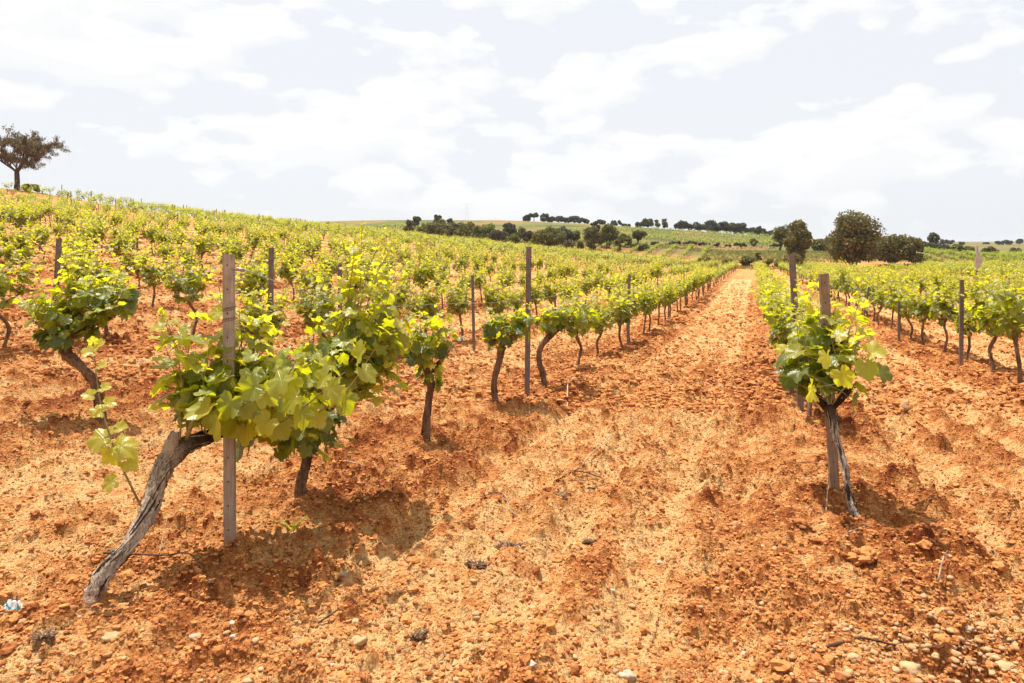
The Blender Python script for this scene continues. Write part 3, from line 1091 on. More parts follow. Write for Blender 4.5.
def a0_extra(fo, canes, pet, L):
    # long straight shoot with big pale leaves reaching right
    for (pts, sz) in (([(258, 425, 4.05), (300, 418, 3.9), (340, 398, 3.82), (378, 345, 3.8)], .098),
                      ([(240, 422, 4.0), (262, 430, 3.8), (300, 410, 3.66), (345, 372, 3.6)], .098),
                      ([(214, 432, 3.9), (228, 415, 3.72), (262, 395, 3.62), (300, 380, 3.56)], .092)):
        sp_ = spline([P(*q) - L for q in pts], 6)
        canes.tube(sp_, [.005 * (1 - .5 * i / len(sp_)) for i in range(len(sp_))], 6, cap=False)
        for i in range(3, len(sp_), 2):
            p = sp_[i]
            side = 1 if (i // 2) % 2 else -1
            right = Vector((CT, ST, 0)); toward = Vector((ST, -CT, 0))
            pt = (toward * fo.r.uniform(.2, .8) + Vector((0, 0, .3)) + right * side * .6).normalized()
            q = p + pt * .07
            pet.tube([p, q], .0016, 4, cap=False)
            fo.leaf(q, right * (side * .7 + fo.r.gauss(0, .3)) + Vector((0, 0, -1)) + toward * fo.r.gauss(.2, .3), toward * fo.r.uniform(.3, 1) + Vector((0, 0, .9)) + right * fo.r.gauss(0, .6), sz * fo.r.uniform(.8, 1.05), fo.r.uniform(.45, .95))
    # silvery green stump shoot tied at the arm
    st = spline([P(*q) - L for q in ((186, 440, 3.72), (192, 425, 3.7), (197, 408, 3.69), (202, 398, 3.68))], 4)
    canes.tube(st, .009, 8, rough=.2)


hero_vine('old grapevine with a thick pale leaning trunk, nearest at the left', (88, 614, 3.27),
          [([(84, 632, 3.22), (91, 602, 3.28), (104, 574, 3.34), (126, 548, 3.42), (146, 516, 3.52), (157, 486, 3.6), (167, 462, 3.68), (184, 447, 3.76), (205, 438, 3.88), (234, 426, 4.04), (262, 414, 4.15), (292, 404, 4.3)],
            [.062, .038, .035, .033, .038, .040, .046, .044, .032, .028, .020, .013]),
           ([(164, 470, 3.66), (168, 452, 3.68), (176, 432, 3.70)], [.036, .030, .021]),
           ([(205, 438, 3.88), (216, 428, 3.92), (220, 414, 3.95)], [.024, .017, .012])],
          M_BARKL,
          [(4, [(188, 440, 3.76), (205, 436, 3.88), (180, 440, 3.74)], (176, 206, 292, 325), 3.85, .22, .35),
           (4, [(205, 436, 3.88), (220, 425, 3.95)], (172, 212, 340, 385), 3.85, .2, .2),
           (6, [(232, 424, 4.03), (220, 414, 3.95)], (238, 292, 268, 312), 4.15, .18, .4),
           (4, [(240, 422, 4.05), (262, 413, 4.15)], (250, 312, 322, 370), 4.05, .25, .3),
           (4, [(262, 413, 4.15), (292, 404, 4.3)], (310, 385, 358, 405), 4.0, .22, .4),
           (3, [(240, 424, 4.05), (280, 410, 4.2)], (245, 335, 430, 462), 4.05, .15, .0)],
          41, tones=[[0, 0, 0, 0, 0.05, .15, .35, .8, 1, 1, 1, 1], [.6, .3, .1], [1, 1, 1]], size=0.096,
          bunches=[(205, 395, 3.9, .15, .14, 16, (.2, .8)), (250, 385, 3.85, .18, .16, 24, (.3, .95)), (225, 405, 3.68, .10, .10, 9, (.4, .9)), (295, 385, 3.9, .20, .14, 22, (.3, .95)), (262, 400, 4.1, .20, .13, 18, (.0, .5)), (300, 425, 4.15, .17, .10, 14, (0, .4)), (265, 445, 4.1, .16, .05, 9, (0, .25))], extra=a0_extra)

# the lone pale shoot growing from the leaning trunk
def lone_shoot():
    o = [c for c in COL.objects if c.name == 'grapevine' or c.name.startswith('grapevine.')]
    root = [c for c in o if c.get('label', '').startswith('old grapevine with a thick pale')][0]
    L = Vector(root.location)
    fo = Foliage(77); mb = MB()
    path = [(141, 506, 3.50), (128, 480, 3.44), (117, 455, 3.42), (108, 430, 3.42), (101, 405, 3.44), (97, 380, 3.46), (94, 352, 3.48)]
    sp_ = spline([P(*q) - L for q in path], 5)
    mb.tube(sp_, [.0055 * (1 - .6 * i / len(sp_)) for i in range(len(sp_))], 6, cap=False)
    R_ = Vector((CT, ST, 0)); Tw = Vector((ST, -CT, 0)); U = Vector((0, 0, 1))
    for (px, py, sz, dx, up, tone) in ((112, 482, .055, -.5, -.3, .8), (120, 446, .085, 1, -.3, 1), (104, 438, .085, -1, -.2, .85), (112, 452, .07, .6, -1, .9),
                                      (128, 462, .055, 1, -.6, .8), (118, 428, .05, .9, .3, 1), (100, 412, .05, -.8, .2, .9), (106, 404, .05, .9, 0, 1), (91, 395, .045, -1, .1, .9),
                                      (103, 388, .04, 1, .1, 1), (100, 366, .035, .8, .2, 1), (91, 352, .045, -1, .3, 1), (97, 346, .045, .8, .4, 1), (93, 342, .03, 0, 1, 1)):
        p = P(px, py, 3.42) - L
        k = min(range(len(sp_)), key=lambda i: (sp_[i] - p).length)
        mb.tube([sp_[k], p], .0015, 4, cap=False)
        fo.leaf(p, R_ * dx + U * up + Tw * .2, U * .8 + Tw * .7 + R_ * .2, sz, tone)
    s = link('side_shoot', mb.mesh('side_shoot', [M_CANE]), root)
    s['label'] = 'lone pale leafy shoot rising from the leaning trunk'
    link('shoot_leaves', fo.mesh('shoot_leaves', 'hero'), s)


lone_shoot()

hero_vine('tall bushy grapevine behind the nearest grey post, dark leaves hanging low', (302, 497, 4.62),
          [([(302, 504, 4.62), (301, 485, 4.62), (306, 465, 4.63), (309, 440, 4.65), (322, 415, 4.66)], [.04, .030, .027, .030, .036]),
           ([(309, 430, 4.65), (335, 400, 4.6), (372, 385, 4.7)], [.026, .018, .010]),
           ([(312, 435, 4.65), (296, 405, 4.7), (280, 392, 4.75)], [.024, .016, .010])],
          M_BARK,
          [(8, [(322, 415, 4.66), (345, 397, 4.62)], (358, 398, 228, 262), 4.6, .2, .35),
           (6, [(335, 400, 4.6), (360, 390, 4.66)], (365, 432, 285, 340), 4.6, .25, .3),
           (6, [(310, 425, 4.65), (300, 405, 4.7)], (300, 355, 275, 330), 4.7, .2, .25),
           (6, [(335, 400, 4.6), (322, 415, 4.66)], (310, 380, 320, 370), 4.55, .25, .15),
           (5, [(360, 390, 4.66), (335, 400, 4.6)], (360, 405, 350, 400), 4.5, .2, .2),
           (3, [(320, 415, 4.62)], (300, 345, 430, 465), 4.5, .1, .0)],
          42, size=0.080, bunches=[(335, 370, 4.65, .24, .20, 46, (0.1, .6)), (318, 428, 4.58, .12, .12, 26, (0, .15)), (375, 335, 4.7, .20, .2, 46, (.1, .6))])

hero_vine('small sparse grapevine on a straight reddish trunk before the second post', (425, 440, 6.18),
          [([(425, 446, 6.18), (426, 425, 6.18), (429, 400, 6.2), (431, 380, 6.2), (427, 368, 6.2)], [.040, .029, .026, .027, .038]),
           ([(430, 376, 6.2), (440, 362, 6.15), (449, 350, 6.1)], [.022, .016, .01]),
           ([(428, 372, 6.2), (418, 360, 6.2), (410, 352, 6.2)], [.022, .016, .01])],
          M_BARK,
          [(5, [(449, 350, 6.1), (427, 368, 6.2)], (425, 450, 302, 330), 6.2, .25, .35),
           (5, [(410, 352, 6.2), (427, 368, 6.2)], (396, 425, 312, 345), 6.2, .25, .3),
           (3, [(427, 368, 6.2)], (405, 450, 345, 385), 6.1, .2, .15)],
          43, size=0.078, bunches=[(427, 350, 6.2, .17, .14, 32, (0, .4)), (432, 376, 6.2, .07, .09, 8, (0, .3))])
hero_vine('grapevine with a wavy split trunk just left of the second post', (495, 410, 7.9),
          [([(496, 416, 7.9), (495, 400, 7.9), (494, 382, 7.9), (499, 362, 7.9), (502, 346, 7.9)], [.042, .034, .028, .030, .036]),
           ([(502, 346, 7.9), (514, 336, 7.9), (528, 332, 8.0)], [.022, .016, .01])],
          M_BARK,
          [(7, [(502, 346, 7.9)], (486, 512, 300, 325), 7.9, .3, .3),
           (6, [(514, 336, 7.9), (528, 332, 8.0)], (510, 545, 300, 325), 8.0, .3, .3),
           (3, [(502, 346, 7.9)], (488, 520, 335, 352), 7.8, .2, .1)],
          44, size=0.076, bunches=[(503, 330, 7.9, .20, .14, 42, (0, .4)), (525, 325, 8.0, .2, .12, 26, (.1, .5))])
hero_vine('grapevine with a strongly bent trunk just right of the second post', (543, 388, 9.45),
          [([(543, 393, 9.45), (544, 378, 9.45), (539, 360, 9.45), (542, 345, 9.45), (555, 331, 9.45)], [.046, .034, .030, .032, .036]),
           ([(550, 336, 9.45), (565, 326, 9.5), (582, 320, 9.6)], [.024, .018, .01])],
          M_BARK,
          [(7, [(555, 331, 9.45)], (530, 565, 295, 318), 9.5, .3, .3),
           (7, [(565, 326, 9.5), (582, 320, 9.6)], (560, 602, 297, 318), 9.6, .3, .3)],
          45, size=0.076, bunches=[(552, 322, 9.45, .2, .12, 40, (0, .4)), (580, 316, 9.6, .25, .12, 40, (.1, .5))])


def b0_extra(fo, canes, pet, L):
    R_ = Vector((CT, ST, 0)); Tw = Vector((ST, -CT, 0)); U = Vector((0, 0, 1))
    sp_ = spline([P(*q) - L for q in ((832, 405, 4.5), (848, 382, 4.35), (860, 362, 4.3), (878, 350, 4.25))], 5)
    canes.tube(sp_, .004, 6, cap=False)
    for (px, py, sz, dx, up, tone, d) in ((812, 388, .095, -.45, -1, .78, 4.2), (842, 374, .095, .4, -1, .85, 4.2), (853, 402, .09, .3, -1, .2, 4.35), (872, 352, .09, .8, .2, 1, 4.2),
                                         (866, 366, .095, .1, -.8, .6, 4.2), (880, 372, .085, .9, -.5, .2, 4.3), (800, 372, .09, -.8, -.8, .2, 4.5), (826, 356, .08, -.2, -.9, .9, 4.2), (856, 340, .06, .5, .8, 1, 4.25),
                                         (798, 352, .09, -.9, -.4, .6, 4.4), (790, 378, .085, -.7, -.9, .05, 4.6), (838, 336, .07, .5, .4, .9, 4.3)):
        p = P(px, py, d) - L
        k = min(range(len(sp_)), key=lambda i: (sp_[i] - p).length)
        pet.tube([sp_[k], p], .0016, 4, cap=False)
        fo.leaf(p, R_ * dx + U * up + Tw * fo.r.gauss(.2, .3), U * fo.r.uniform(.7, 1.3) + Tw * fo.r.uniform(.1, .9) + R_ * fo.r.gauss(0, .8), sz * .95, tone)


hero_vine('grapevine with a twisted pale trunk tied to the leaning post at right', (853, 530, 4.21),
          [([(861, 546, 4.14), (857, 524, 4.19), (852, 506, 4.24), (847, 486, 4.30), (845, 468, 4.34), (841, 452, 4.38), (835, 434, 4.43), (833, 420, 4.48), (828, 406, 4.52)],
            [.036, .025, .021, .016, .020, .015, .021, .026, .034]),
           ([(829, 410, 4.52), (842, 398, 4.52), (850, 388, 4.5)], [.026, .018, .012]),
           ([(829, 410, 4.52), (815, 395, 4.6), (800, 380, 4.75)], [.026, .018, .012])],
          M_BARKL,
          [(8, [(829, 405, 4.52)], (795, 850, 268, 315), 4.98, .2, .35),
           (5, [(842, 398, 4.52)], (845, 872, 300, 350), 4.6, .25, .35),
           (6, [(815, 395, 4.6), (800, 380, 4.75)], (778, 815, 300, 350), 4.8, .3, .25),
           (4, [(815, 395, 4.6)], (785, 845, 345, 385), 4.5, .2, .15)],
          46, tones=[[0, 0, 0, 0, 0, .1, .3, .8, 1], [1, 1, 1], [1, 1, 1]], size=0.080,
          bunches=[(825, 345, 4.8, .17, .20, 34, (0, .6)), (800, 375, 4.75, .13, .10, 20, (0, .2))], extra=b0_extra)
hero_vine('bushy grapevine on a trunk bent sharply left, behind the lone shoot', (100, 416, 6.5),
          [([(101, 424, 6.5), (99, 402, 6.5), (94, 382, 6.5), (80, 366, 6.5), (66, 352, 6.55), (70, 332, 6.6)], [.052, .038, .036, .036, .042, .040]),
           ([(68, 345, 6.55), (50, 330, 6.6), (36, 322, 6.7)], [.03, .02, .012]),
           ([(70, 338, 6.6), (92, 325, 6.6), (112, 318, 6.6)], [.03, .02, .012])],
          M_BARK,
          [(11, [(70, 332, 6.6)], (62, 115, 252, 278), 6.6, .3, .35),
           (7, [(50, 330, 6.6), (36, 322, 6.7)], (18, 55, 270, 300), 6.7, .3, .25),
           (7, [(92, 325, 6.6), (112, 318, 6.6)], (95, 137, 270, 305), 6.6, .3, .25),
           (6, [(60, 335, 6.6), (95, 325, 6.6)], (25, 128, 305, 345), 6.4, .25, .05)],
          47, size=0.084, bunches=[(75, 305, 6.6, .36, .22, 44, (.1, .6)), (70, 335, 6.5, .24, .09, 34, (0, .15)), (115, 300, 6.6, .16, .16, 36, (.1, .5))])

# ------------------------------------------------------------------ posts and wires
def post_mesh(h, w=.058, holes=True, wood=False):
    mb = MB()
    t = .004; dp = .028
    # C profile: web towards -Y, flanges back
    prof = [(-w / 2, 0), (w / 2, 0), (w / 2, dp), (w / 2 - .012, dp), (w / 2 - .012, dp - t), (w / 2 - t, dp - t), (w / 2 - t, t), (w * .12, t), (w * .08, t + .006),
            (-w * .08, t + .006), (-w * .12, t), (-w / 2 + t, t), (-w / 2 + t, dp - t), (-w / 2 + .012, dp - t), (-w / 2 + .012, dp), (-w / 2, dp)]
    n = len(prof)
    V = [(x, y - dp / 2, -.25) for x, y in prof] + [(x, y - dp / 2, h) for x, y in prof]
    Q = [(i, (i + 1) % n, (i + 1) % n + n, i + n) for i in range(n)]
    mb.add(V, Q)
    # top and bottom caps as strips
    Tt = [(n + a, n + b, n + c) for a, b, c in ((0, 1, 6), (0, 6, 11), (0, 11, 12), (0, 12, 15), (1, 2, 5), (1, 5, 6), (2, 3, 4), (2, 4, 5), (12, 13, 14), (12, 14, 15), (6, 7, 10), (6, 10, 11), (7, 8, 9), (7, 9, 10))]
    mb.add(V, None, Tt)
    if holes:
        z = .12
        while z < h - .05:
            an = [i * math.pi / 4 for i in range(8)]
            c = [(.004 * math.cos(a) - .003, -dp / 2 - .0012, z + .0052 * math.sin(a)) for a in an] + [(-.003, -dp / 2 - .0012, z)]
            mb.add(c, None, [(8, (i + 1) % 8, i) for i in range(8)], m=1)
            z += .125
    return mb


def hook_mesh(z, w=.058):
    mb = MB()
    mb.tube([(w / 2 - .01, -.016, z), (w / 2 + .03, -.02, z + .004), (w / 2 + .055, -.02, z), (w / 2 + .06, -.012, z - .006), (w / 2 + .03, -.012, z - .008), (w / 2, -.012, z - .006)], .004, 6)
    mb.box((w / 2 + .035, -.016, z - .001), (.035, .008, .016))
    return mb.mesh('wire_hook', [M_WIRE])


def wrap_mesh(z, w=.058, dp=.028):
    mb = MB()
    for dz, sl in ((0, .012), (.008, .014), (.016, .006)):
        r = [(-w / 2 - .002, -dp / 2 - .002, z + dz), (w / 2 + .002, -dp / 2 - .002, z + dz + sl), (w / 2 + .002, dp / 2 + .002, z + dz + sl), (-w / 2 - .002, dp / 2 + .002, z + dz), (-w / 2 - .002, -dp / 2 - .002, z + dz)]
        mb.tube(r, .0013, 4)
    mb.tube([(w / 2, -dp / 2, z + .02), (w / 2 + .012, -dp / 2 - .01, z + .03), (w / 2 + .02, -dp / 2 - .01, z + .026)], .0013, 4)
    return mb.mesh('tie_wire', [M_POSTD])


PG = 'steel posts standing in the vine rows'


def post(label, x, y, h, lean=(0, 0), mat=None, w=.058, holes=True, hook=None, wraps=(), rz=None, z=None):
    o = link('vineyard_post', None, loc=(x, y, gz(x, y) if z is None else z), rz=TH if rz is None else rz)
    # lean: tilt seen from the camera (right +), and away
    o.rotation_euler = (-lean[1], lean[0], TH if rz is None else rz)
    tag(o, label, 'post', PG)
    link('post_body', post_mesh(h, w, holes).mesh('post_body', [mat or M_POSTD, M_HOLE], False), o)
    if hook: link('wire_hook', hook_mesh(hook, w), o)
    for q in wraps: link('tie_wire', wrap_mesh(q, w), o)
    return o


p = P(230, 552, 3.91)
post('pale weathered grey post with a row of small holes, nearest the camera', p.x, p.y, 1.552, (-.004, 0), M_POST, .056, True, 1.475, (1.20, 1.255), z=0.0)
p = P(527, 399, 8.55)
post('tall dark post between two bent vine trunks, second in its row', p.x, p.y, 1.76, (.012, 0), M_POSTD, .060, True, None, (1.3,))
p = P(628, 348, 15.6)
post('dark thin post, third in the row left of the bare aisle', p.x, p.y, 1.55, (.02, 0), M_POSTD, .055, False)
p = P(835, 500, 4.72)
post('pale weathered post leaning left against the twisted vine trunk', p.x, p.y, 1.425, (-.050, 0), M_POSTB, .056, True, None, (1.1,), z=p.z)
p = P(801, 424, 7.95)
post('dark post leaning left, second in the row right of the bare aisle', p.x, p.y, 1.69, (-.058, 0), M_POSTD, .062, False)
p = P(961, 363, 12.6)
post('dark upright post, nearest in the second row right of the aisle', p.x, p.y, 1.40, (.01, 0), M_POSTD, .066, False, z=p.z)
p = P(899, 334, 17.4)
post('dark short post, second from the near end, second row right of the aisle', p.x, p.y, .95, (0, 0), M_POSTD, .055, False)
p = P(862, 317, 22)
post('thin post leaning right, third from the near end, second row right of the aisle', p.x, p.y, 1.18, (.17, 0), M_POSTD, .05, False)
p = P(53, 358, 9.8)
post('dark post leaning right behind the bushy bent vine at far left', p.x, p.y, 1.45, (.055, 0), M_POSTD, .062, False)
p = P(474, 338, 14.1)
post('slim grey post beside a small white scrap, second row left of the aisle', p.x, p.y, 1.40, (-.02, 0), M_POSTD, .055, False)
p = P(270, 378, 9.2)
post('dark post right of the nearest pale post, second row left of the aisle', p.x, p.y, 1.62, (.01, 0), M_POSTD, .06, False, None, (1.45,))
p = P(340, 360, 11.3)
post('short dark post top just above the tall bushy vine', p.x, p.y, 1.45, (0, 0), M_POSTD, .06, False)

# further posts down each row
taken = [tuple(o.location[:2]) for o in COL.objects if o.name.startswith('vineyard_post')]
prest = []
pm = [post_mesh(h, .055, False).mesh('post_body', [M_POSTD, M_HOLE], False) for h in (1.15, 1.25, 1.38)]
rp = random.Random(21)
cands = []
for k in range(-4, 25):
    X = XA - SP * k if k != -1 else XB
    y = {0: 24, -1: 12.6, -2: 30, 1: 21.5}.get(k, rp.uniform(4, 12))
    i = 0
    while y < yend(X) - 2:
        xx = X + rp.gauss(0, .05)
        px, py, d = proj(xx, y, gz(xx, y) + 1.2) if (-xx * ST + y * CT) > 1 else (0, 0, -1)
        if d > 3 and -10 < px < W + 10 and all(math.hypot(xx - a, y - b) > 3 for a, b in taken):
            if k > 1 and rp.random() < .35:
                y += 8; continue
            i += 1
            cands.append((d, k, xx, y, i))
        y += rp.uniform(7.2, 8.8)
cands.sort()
base_n = {0: 3, -1: 2, -2: 3, 1: 3, 2: 1}
for j, (d, k, x, y, i) in enumerate(cands):
    if j < 110:
        o = link('vineyard_post', None, loc=(x, y, gz(x, y)), rz=TH + rp.gauss(0, .2))
        o.rotation_euler = (rp.gauss(0, .03), rp.gauss(0, .04), TH)
        tag(o, 'thin dark post, %s from the near end of the %s' % (ordinal(i + base_n.get(k, 0)), row_name(k)), 'post', PG)
        link('post_body', pm[rp.randrange(3)], o)
    else:
        prest.append((x, y))
mb = MB()
for (x, y) in prest:
    mb.box((x, y, gz(x, y) + .7), (.06, .05, 1.55), rz=TH)
if prest:
    tag(link('distant_posts', mb.mesh('distant_posts', [M_POSTD], False)), 'tiny far posts standing up among the hillside vines', 'posts', kind='stuff')


def wire(label, k, y0, y1, hh, start=None, rad=.0022):
    X = XA - SP * k if k != -1 else XB
    pts = [Vector(start)] if start else []
    y = y0
    while y <= y1:
        pts.append(Vector((X, y, gz(X, y) + hh - .05 * math.sin(math.pi * ((y - y0) % 5.8) / 5.8))))
        y += 1.45
    mb = MB(); mb.tube(pts, rad, 4)
    tag(link('trellis_wire', mb.mesh('trellis_wire', [M_WIRE])), label, 'wire', 'trellis wires')


wire('thin galvanised wire running from the nearest pale post to the next ones', 0, 4.5, 46, 1.18, P(240, 268, 3.9))
wire('thin trellis wire above the row right of the bare aisle', -1, 5.0, 44, 1.05)
wire('thin trellis wire through the second row left of the aisle', 1, 4.0, 44, 1.1)
wire('thin trellis wire through the second row right of the aisle', -2, 10.0, 44, .95)

# ------------------------------------------------------------------ debris on the ground
def tw(label, pts, rad, mat, lift=.006, forks=()):
    """twig through ground pixels"""
    W_ = []
    for q in pts:
        v = gpt(q[0], q[1]); v.z = gzm(v.x, v.y) + lift + (q[2] if len(q) > 2 else 0)
        W_.append(v)
    o = W_[0].copy()
    mb = MB()
    sp_ = spline([w_ - o for w_ in W_], 6)
    mb.tube(sp_, [rad * (1 - .5 * i / len(sp_)) for i in range(len(sp_))], 6, rough=.25, seed=pts[0][0])
    for (i, dx, dy, dz) in forks:
        b = sp_[min(i, len(sp_) - 1)]
        mb.tube([b, b + Vector((dx * .5, dy * .5, dz)), b + Vector((dx, dy, dz * .6))], [rad * .6, rad * .45, rad * .25], 5)
    tag(link('twig', mb.mesh('twig', [mat]), None, o), label, 'twig', 'dry twigs on the ground')


tw('long dark twig bowed over the soil right of the leaning trunk', [(103, 576), (130, 572, .02), (165, 574, .05), (190, 578, .05), (208, 590, 0)], .006, M_TWIGD)
tw('straight thin pale stick pointing up to the right, mid aisle', [(582, 473, .01), (592, 464, .02), (612, 448, .05)], .006, M_TWIG)
tw('dark flat twig under the straight pale stick', [(553, 482), (575, 480), (602, 476)], .007, M_TWIGD, forks=[(5, .1, .06, .02)])
tw('curled pale twig left of the two dark lumps', [(504, 498), (512, 504), (520, 515), (536, 525)], .006, M_TWIG)
tw('long brown twig left of the curled pale one', [(440, 511), (465, 505), (490, 499), (502, 498)], .006, M_TWIGD)
tw('thick brown stick lying among pebbles, lower right', [(812, 657), (838, 659), (860, 656), (898, 650)], .008, M_TWIGD)
tw('pale twig crossing in front of the twisted trunk foot', [(820, 546), (850, 545), (868, 541), (880, 536)], .006, M_TWIG)
tw('thin dark twig left of the twisted trunk foot', [(728, 528), (745, 535), (762, 541)], .005, M_TWIGD)
tw('dark twig pointing left from the leaning post foot', [(766, 472), (790, 472), (828, 474)], .005, M_TWIGD)
tw('pale twig arching against the leaning post foot', [(818, 497), (832, 500, .03), (846, 508, .02)], .005, M_TWIG)
tw('short upright pale stem below the leaning post', [(826, 528), (828, 512, .06), (829, 500, .12)], .004, M_TWIG)
tw('small forked twig near the right frame edge', [(938, 594, .02), (944, 586, .03), (950, 580, .03)], .005, M_TWIG, forks=[(6, .03, .0, .03)])
tw('thin dark twig at the far left of the pale aisle stones', [(1000, 642), (1012, 641), (1023, 641)], .005, M_TWIGD)
tw('long pale cane lying left of the small sparse vine', [(345, 470), (372, 474), (398, 470), (420, 462)], .005, M_TWIG)
tw('thin pale twig behind the leaning trunk', [(228, 475), (262, 466), (290, 458)], .004, M_TWIG)
tw('thin pale straw left of the leaning trunk', [(20, 345), (55, 350), (84, 354)], .006, M_TWIG)
tw('dark curved twig right of the small sparse vine', [(452, 395), (470, 392), (488, 400)], .006, M_TWIGD)
tw('pale bent cane at the foot of the fifth vine', [(567, 410), (568, 400, .03), (572, 388, .08), (588, 382, .03)], .008, M_TWIG)
tw('thin stalk standing by the dark hollow under the nearest post', [(157, 572), (163, 555, .05), (168, 545, .10)], .003, M_TWIG)
tw('brown stick among clods, left of centre bottom', [(318, 627), (340, 618), (350, 614)], .005, M_TWIGD)


def lump(name, label, cat, px, py, size, mat, seed, squash=.65, group=None, rough=.18, base=ICO3, sub=0, sink=.25, mult=(1, 1)):
    v = gpt(px, py)
    z = gzm(v.x, v.y)
    s = size
    rg = np.random.default_rng(seed)
    BV, BT = base
    V = []
    for p_ in BV:
        q = Vector(p_) * 1.3 + Vector((seed * 3.7, seed, 0))
        V.append(np.array(p_) * (1 + rough * 2.0 * mnoise.noise(q) + rough * 0.9 * mnoise.noise(q * 3.1) + rough * .5 * mnoise.noise(q * 8.0) + rough * .3 * mnoise.noise(q * 17.0)))
    V = np.array(V) * np.array([1.15 * mult[0], .85 * mult[1], squash]) * s
    me = mesh_np(name, V, [BT], [mat], True, {'tone': np.full(len(V), float(rg.uniform(.2, .9)))})
    o = link(name, me, None, (v.x, v.y, z + s * squash * (1 - 2 * sink) * .5), TH + rg.uniform(-.5, .5))
    return tag(o, label, cat, group)


def px2m(px, py, w):
    """radius in metres of something w pixels wide on the ground there"""
    v = gpt(px, py)
    d = -v.x * ST + v.y * CT
    return w * d / F / 2


for i, (px, py, w, mt, lab) in enumerate([
    (981, 627, 13, 0, 'rounded buff stone near the right edge, above the pebble bed'),
    (912, 676, 26, 0, 'largest flat buff stone at the bottom right'),
    (947, 665, 14, 1, 'pale knobbly stone beside the thick brown stick end'),
    (1008, 668, 22, 0, 'wide tan stone in the bottom right corner'),
    (992, 655, 16, 0, 'tan stone below the thin dark twig at right'),
    (968, 636, 10, 1, 'small whitish stone in the pebble bed'),
    (955, 622, 8, 0, 'tiny tan stone left of the rounded buff stone'),
    (846, 650, 8, 1, 'small white stone above the thick brown stick'),
    (745, 647, 12, 1, 'white flat stone alone in the lower right of the aisle'),
    (938, 606, 9, 1, 'pinkish white stone in the right foreground'),
    (857, 674, 18, 0, 'buff stone at the bottom edge, right of centre'),
    (530, 675, 15, 1, 'cream stone at the bottom edge near the centre'),
    (628, 679, 18, 1, 'cream flat stone cut by the bottom edge'),
    (330, 653, 11, 1, 'small cream stone below the dark dry lump'),
    (197, 636, 15, 1, 'cream stone in the left foreground soil'),
    (232, 634, 9, 1, 'small white stone right of the cream one'),
    (234, 643, 8, 1, 'tiny pale stone under the small white one'),
    (358, 637, 16, 0, 'pinkish tan stone left of the dark dry lump'),
    (355, 624, 11, 0, 'tan stone above the pinkish tan one'),
    (112, 650, 20, 0, 'orange brown stone left of the leaning trunk foot'),
    (72, 664, 12, 0, 'tan stone at the lower left'),
    (22, 636, 10, 0, 'small tan stone near the crumpled scrap'),
    (343, 573, 9, 1, 'flat white chip in the shaded furrow'),
    (612, 587, 6, 1, 'small white chip in the middle of the aisle'),
    (680, 618, 8, 0, 'tan stone in the lower aisle'),
    (775, 553, 9, 0, 'pale tan stone left of the twisted trunk foot'),
    (762, 554, 6, 1, 'tiny white stone beside the pale tan one'),
    (520, 560, 7, 0, 'small tan stone by the grey dry tuft'),
    (430, 573, 10, 0, 'tan stone between the furrow and the dry tufts'),
    (926, 412, 6, 1, 'tiny white stone beyond the leaning post, right'),
    (900, 412, 22, 0, 'large flat pale slab of soil stone right of the leaning vine'),
    (660, 560, 7, 1, 'small pale stone in the aisle centre'),
]):
    lump('stone', lab, 'stone', px, py, px2m(px, py, w * .85), (M_STONE, M_PALE)[mt], 200 + i, .6, 'loose stones on the soil', .24, sink=.45)

for i, (px, py, w, lab) in enumerate([
    (868, 572, 44, 'large red clod with shaded hollow, right of the twisted trunk'),
    (1012, 548, 30, 'big red clod at the right edge of the photo'),
    (1018, 601, 20, 'dark red clod cut by the right edge, lower'),
    (575, 390, 10, 'small red clod near the fifth vine foot'),
    (343, 458, 26, 'red clod left of the small sparse vine'),
    (381, 590, 18, 'red clod in the left foreground furrow'),
    (325, 578, 16, 'rounded red clod under the shaded furrow'),
    (250, 630, 26, 'wide red clod below the dark furrow'),
    (706, 583, 26, 'reddish clod in the lower right of the aisle'),
    (800, 536, 26, 'flat orange clod left of the twisted trunk foot'),
    (162, 565, 26, 'smooth orange clod behind the bowed twig'),
    (92, 540, 14, 'orange clod above the leaning trunk foot'),
    (820, 470, 14, 'dark red clod left of the leaning post'),
    (540, 632, 20, 'red clod cluster in the lower middle of the aisle'),
    (497, 622, 22, 'red clod left of the lower middle cluster'),
    (385, 330, 10, 'red clod beyond the small sparse vine'),
    (5, 605, 18, 'red clod at the left edge by the crumpled scrap'),
    (1003, 560, 16, 'low red clod left of the right edge clod'),
]):
    lump('soil_clod', lab, 'clod', px, py, px2m(px, py, w * .6), M_CLOD, 300 + i, .5, 'large soil clods', .42, sink=.42, base=ICO4)

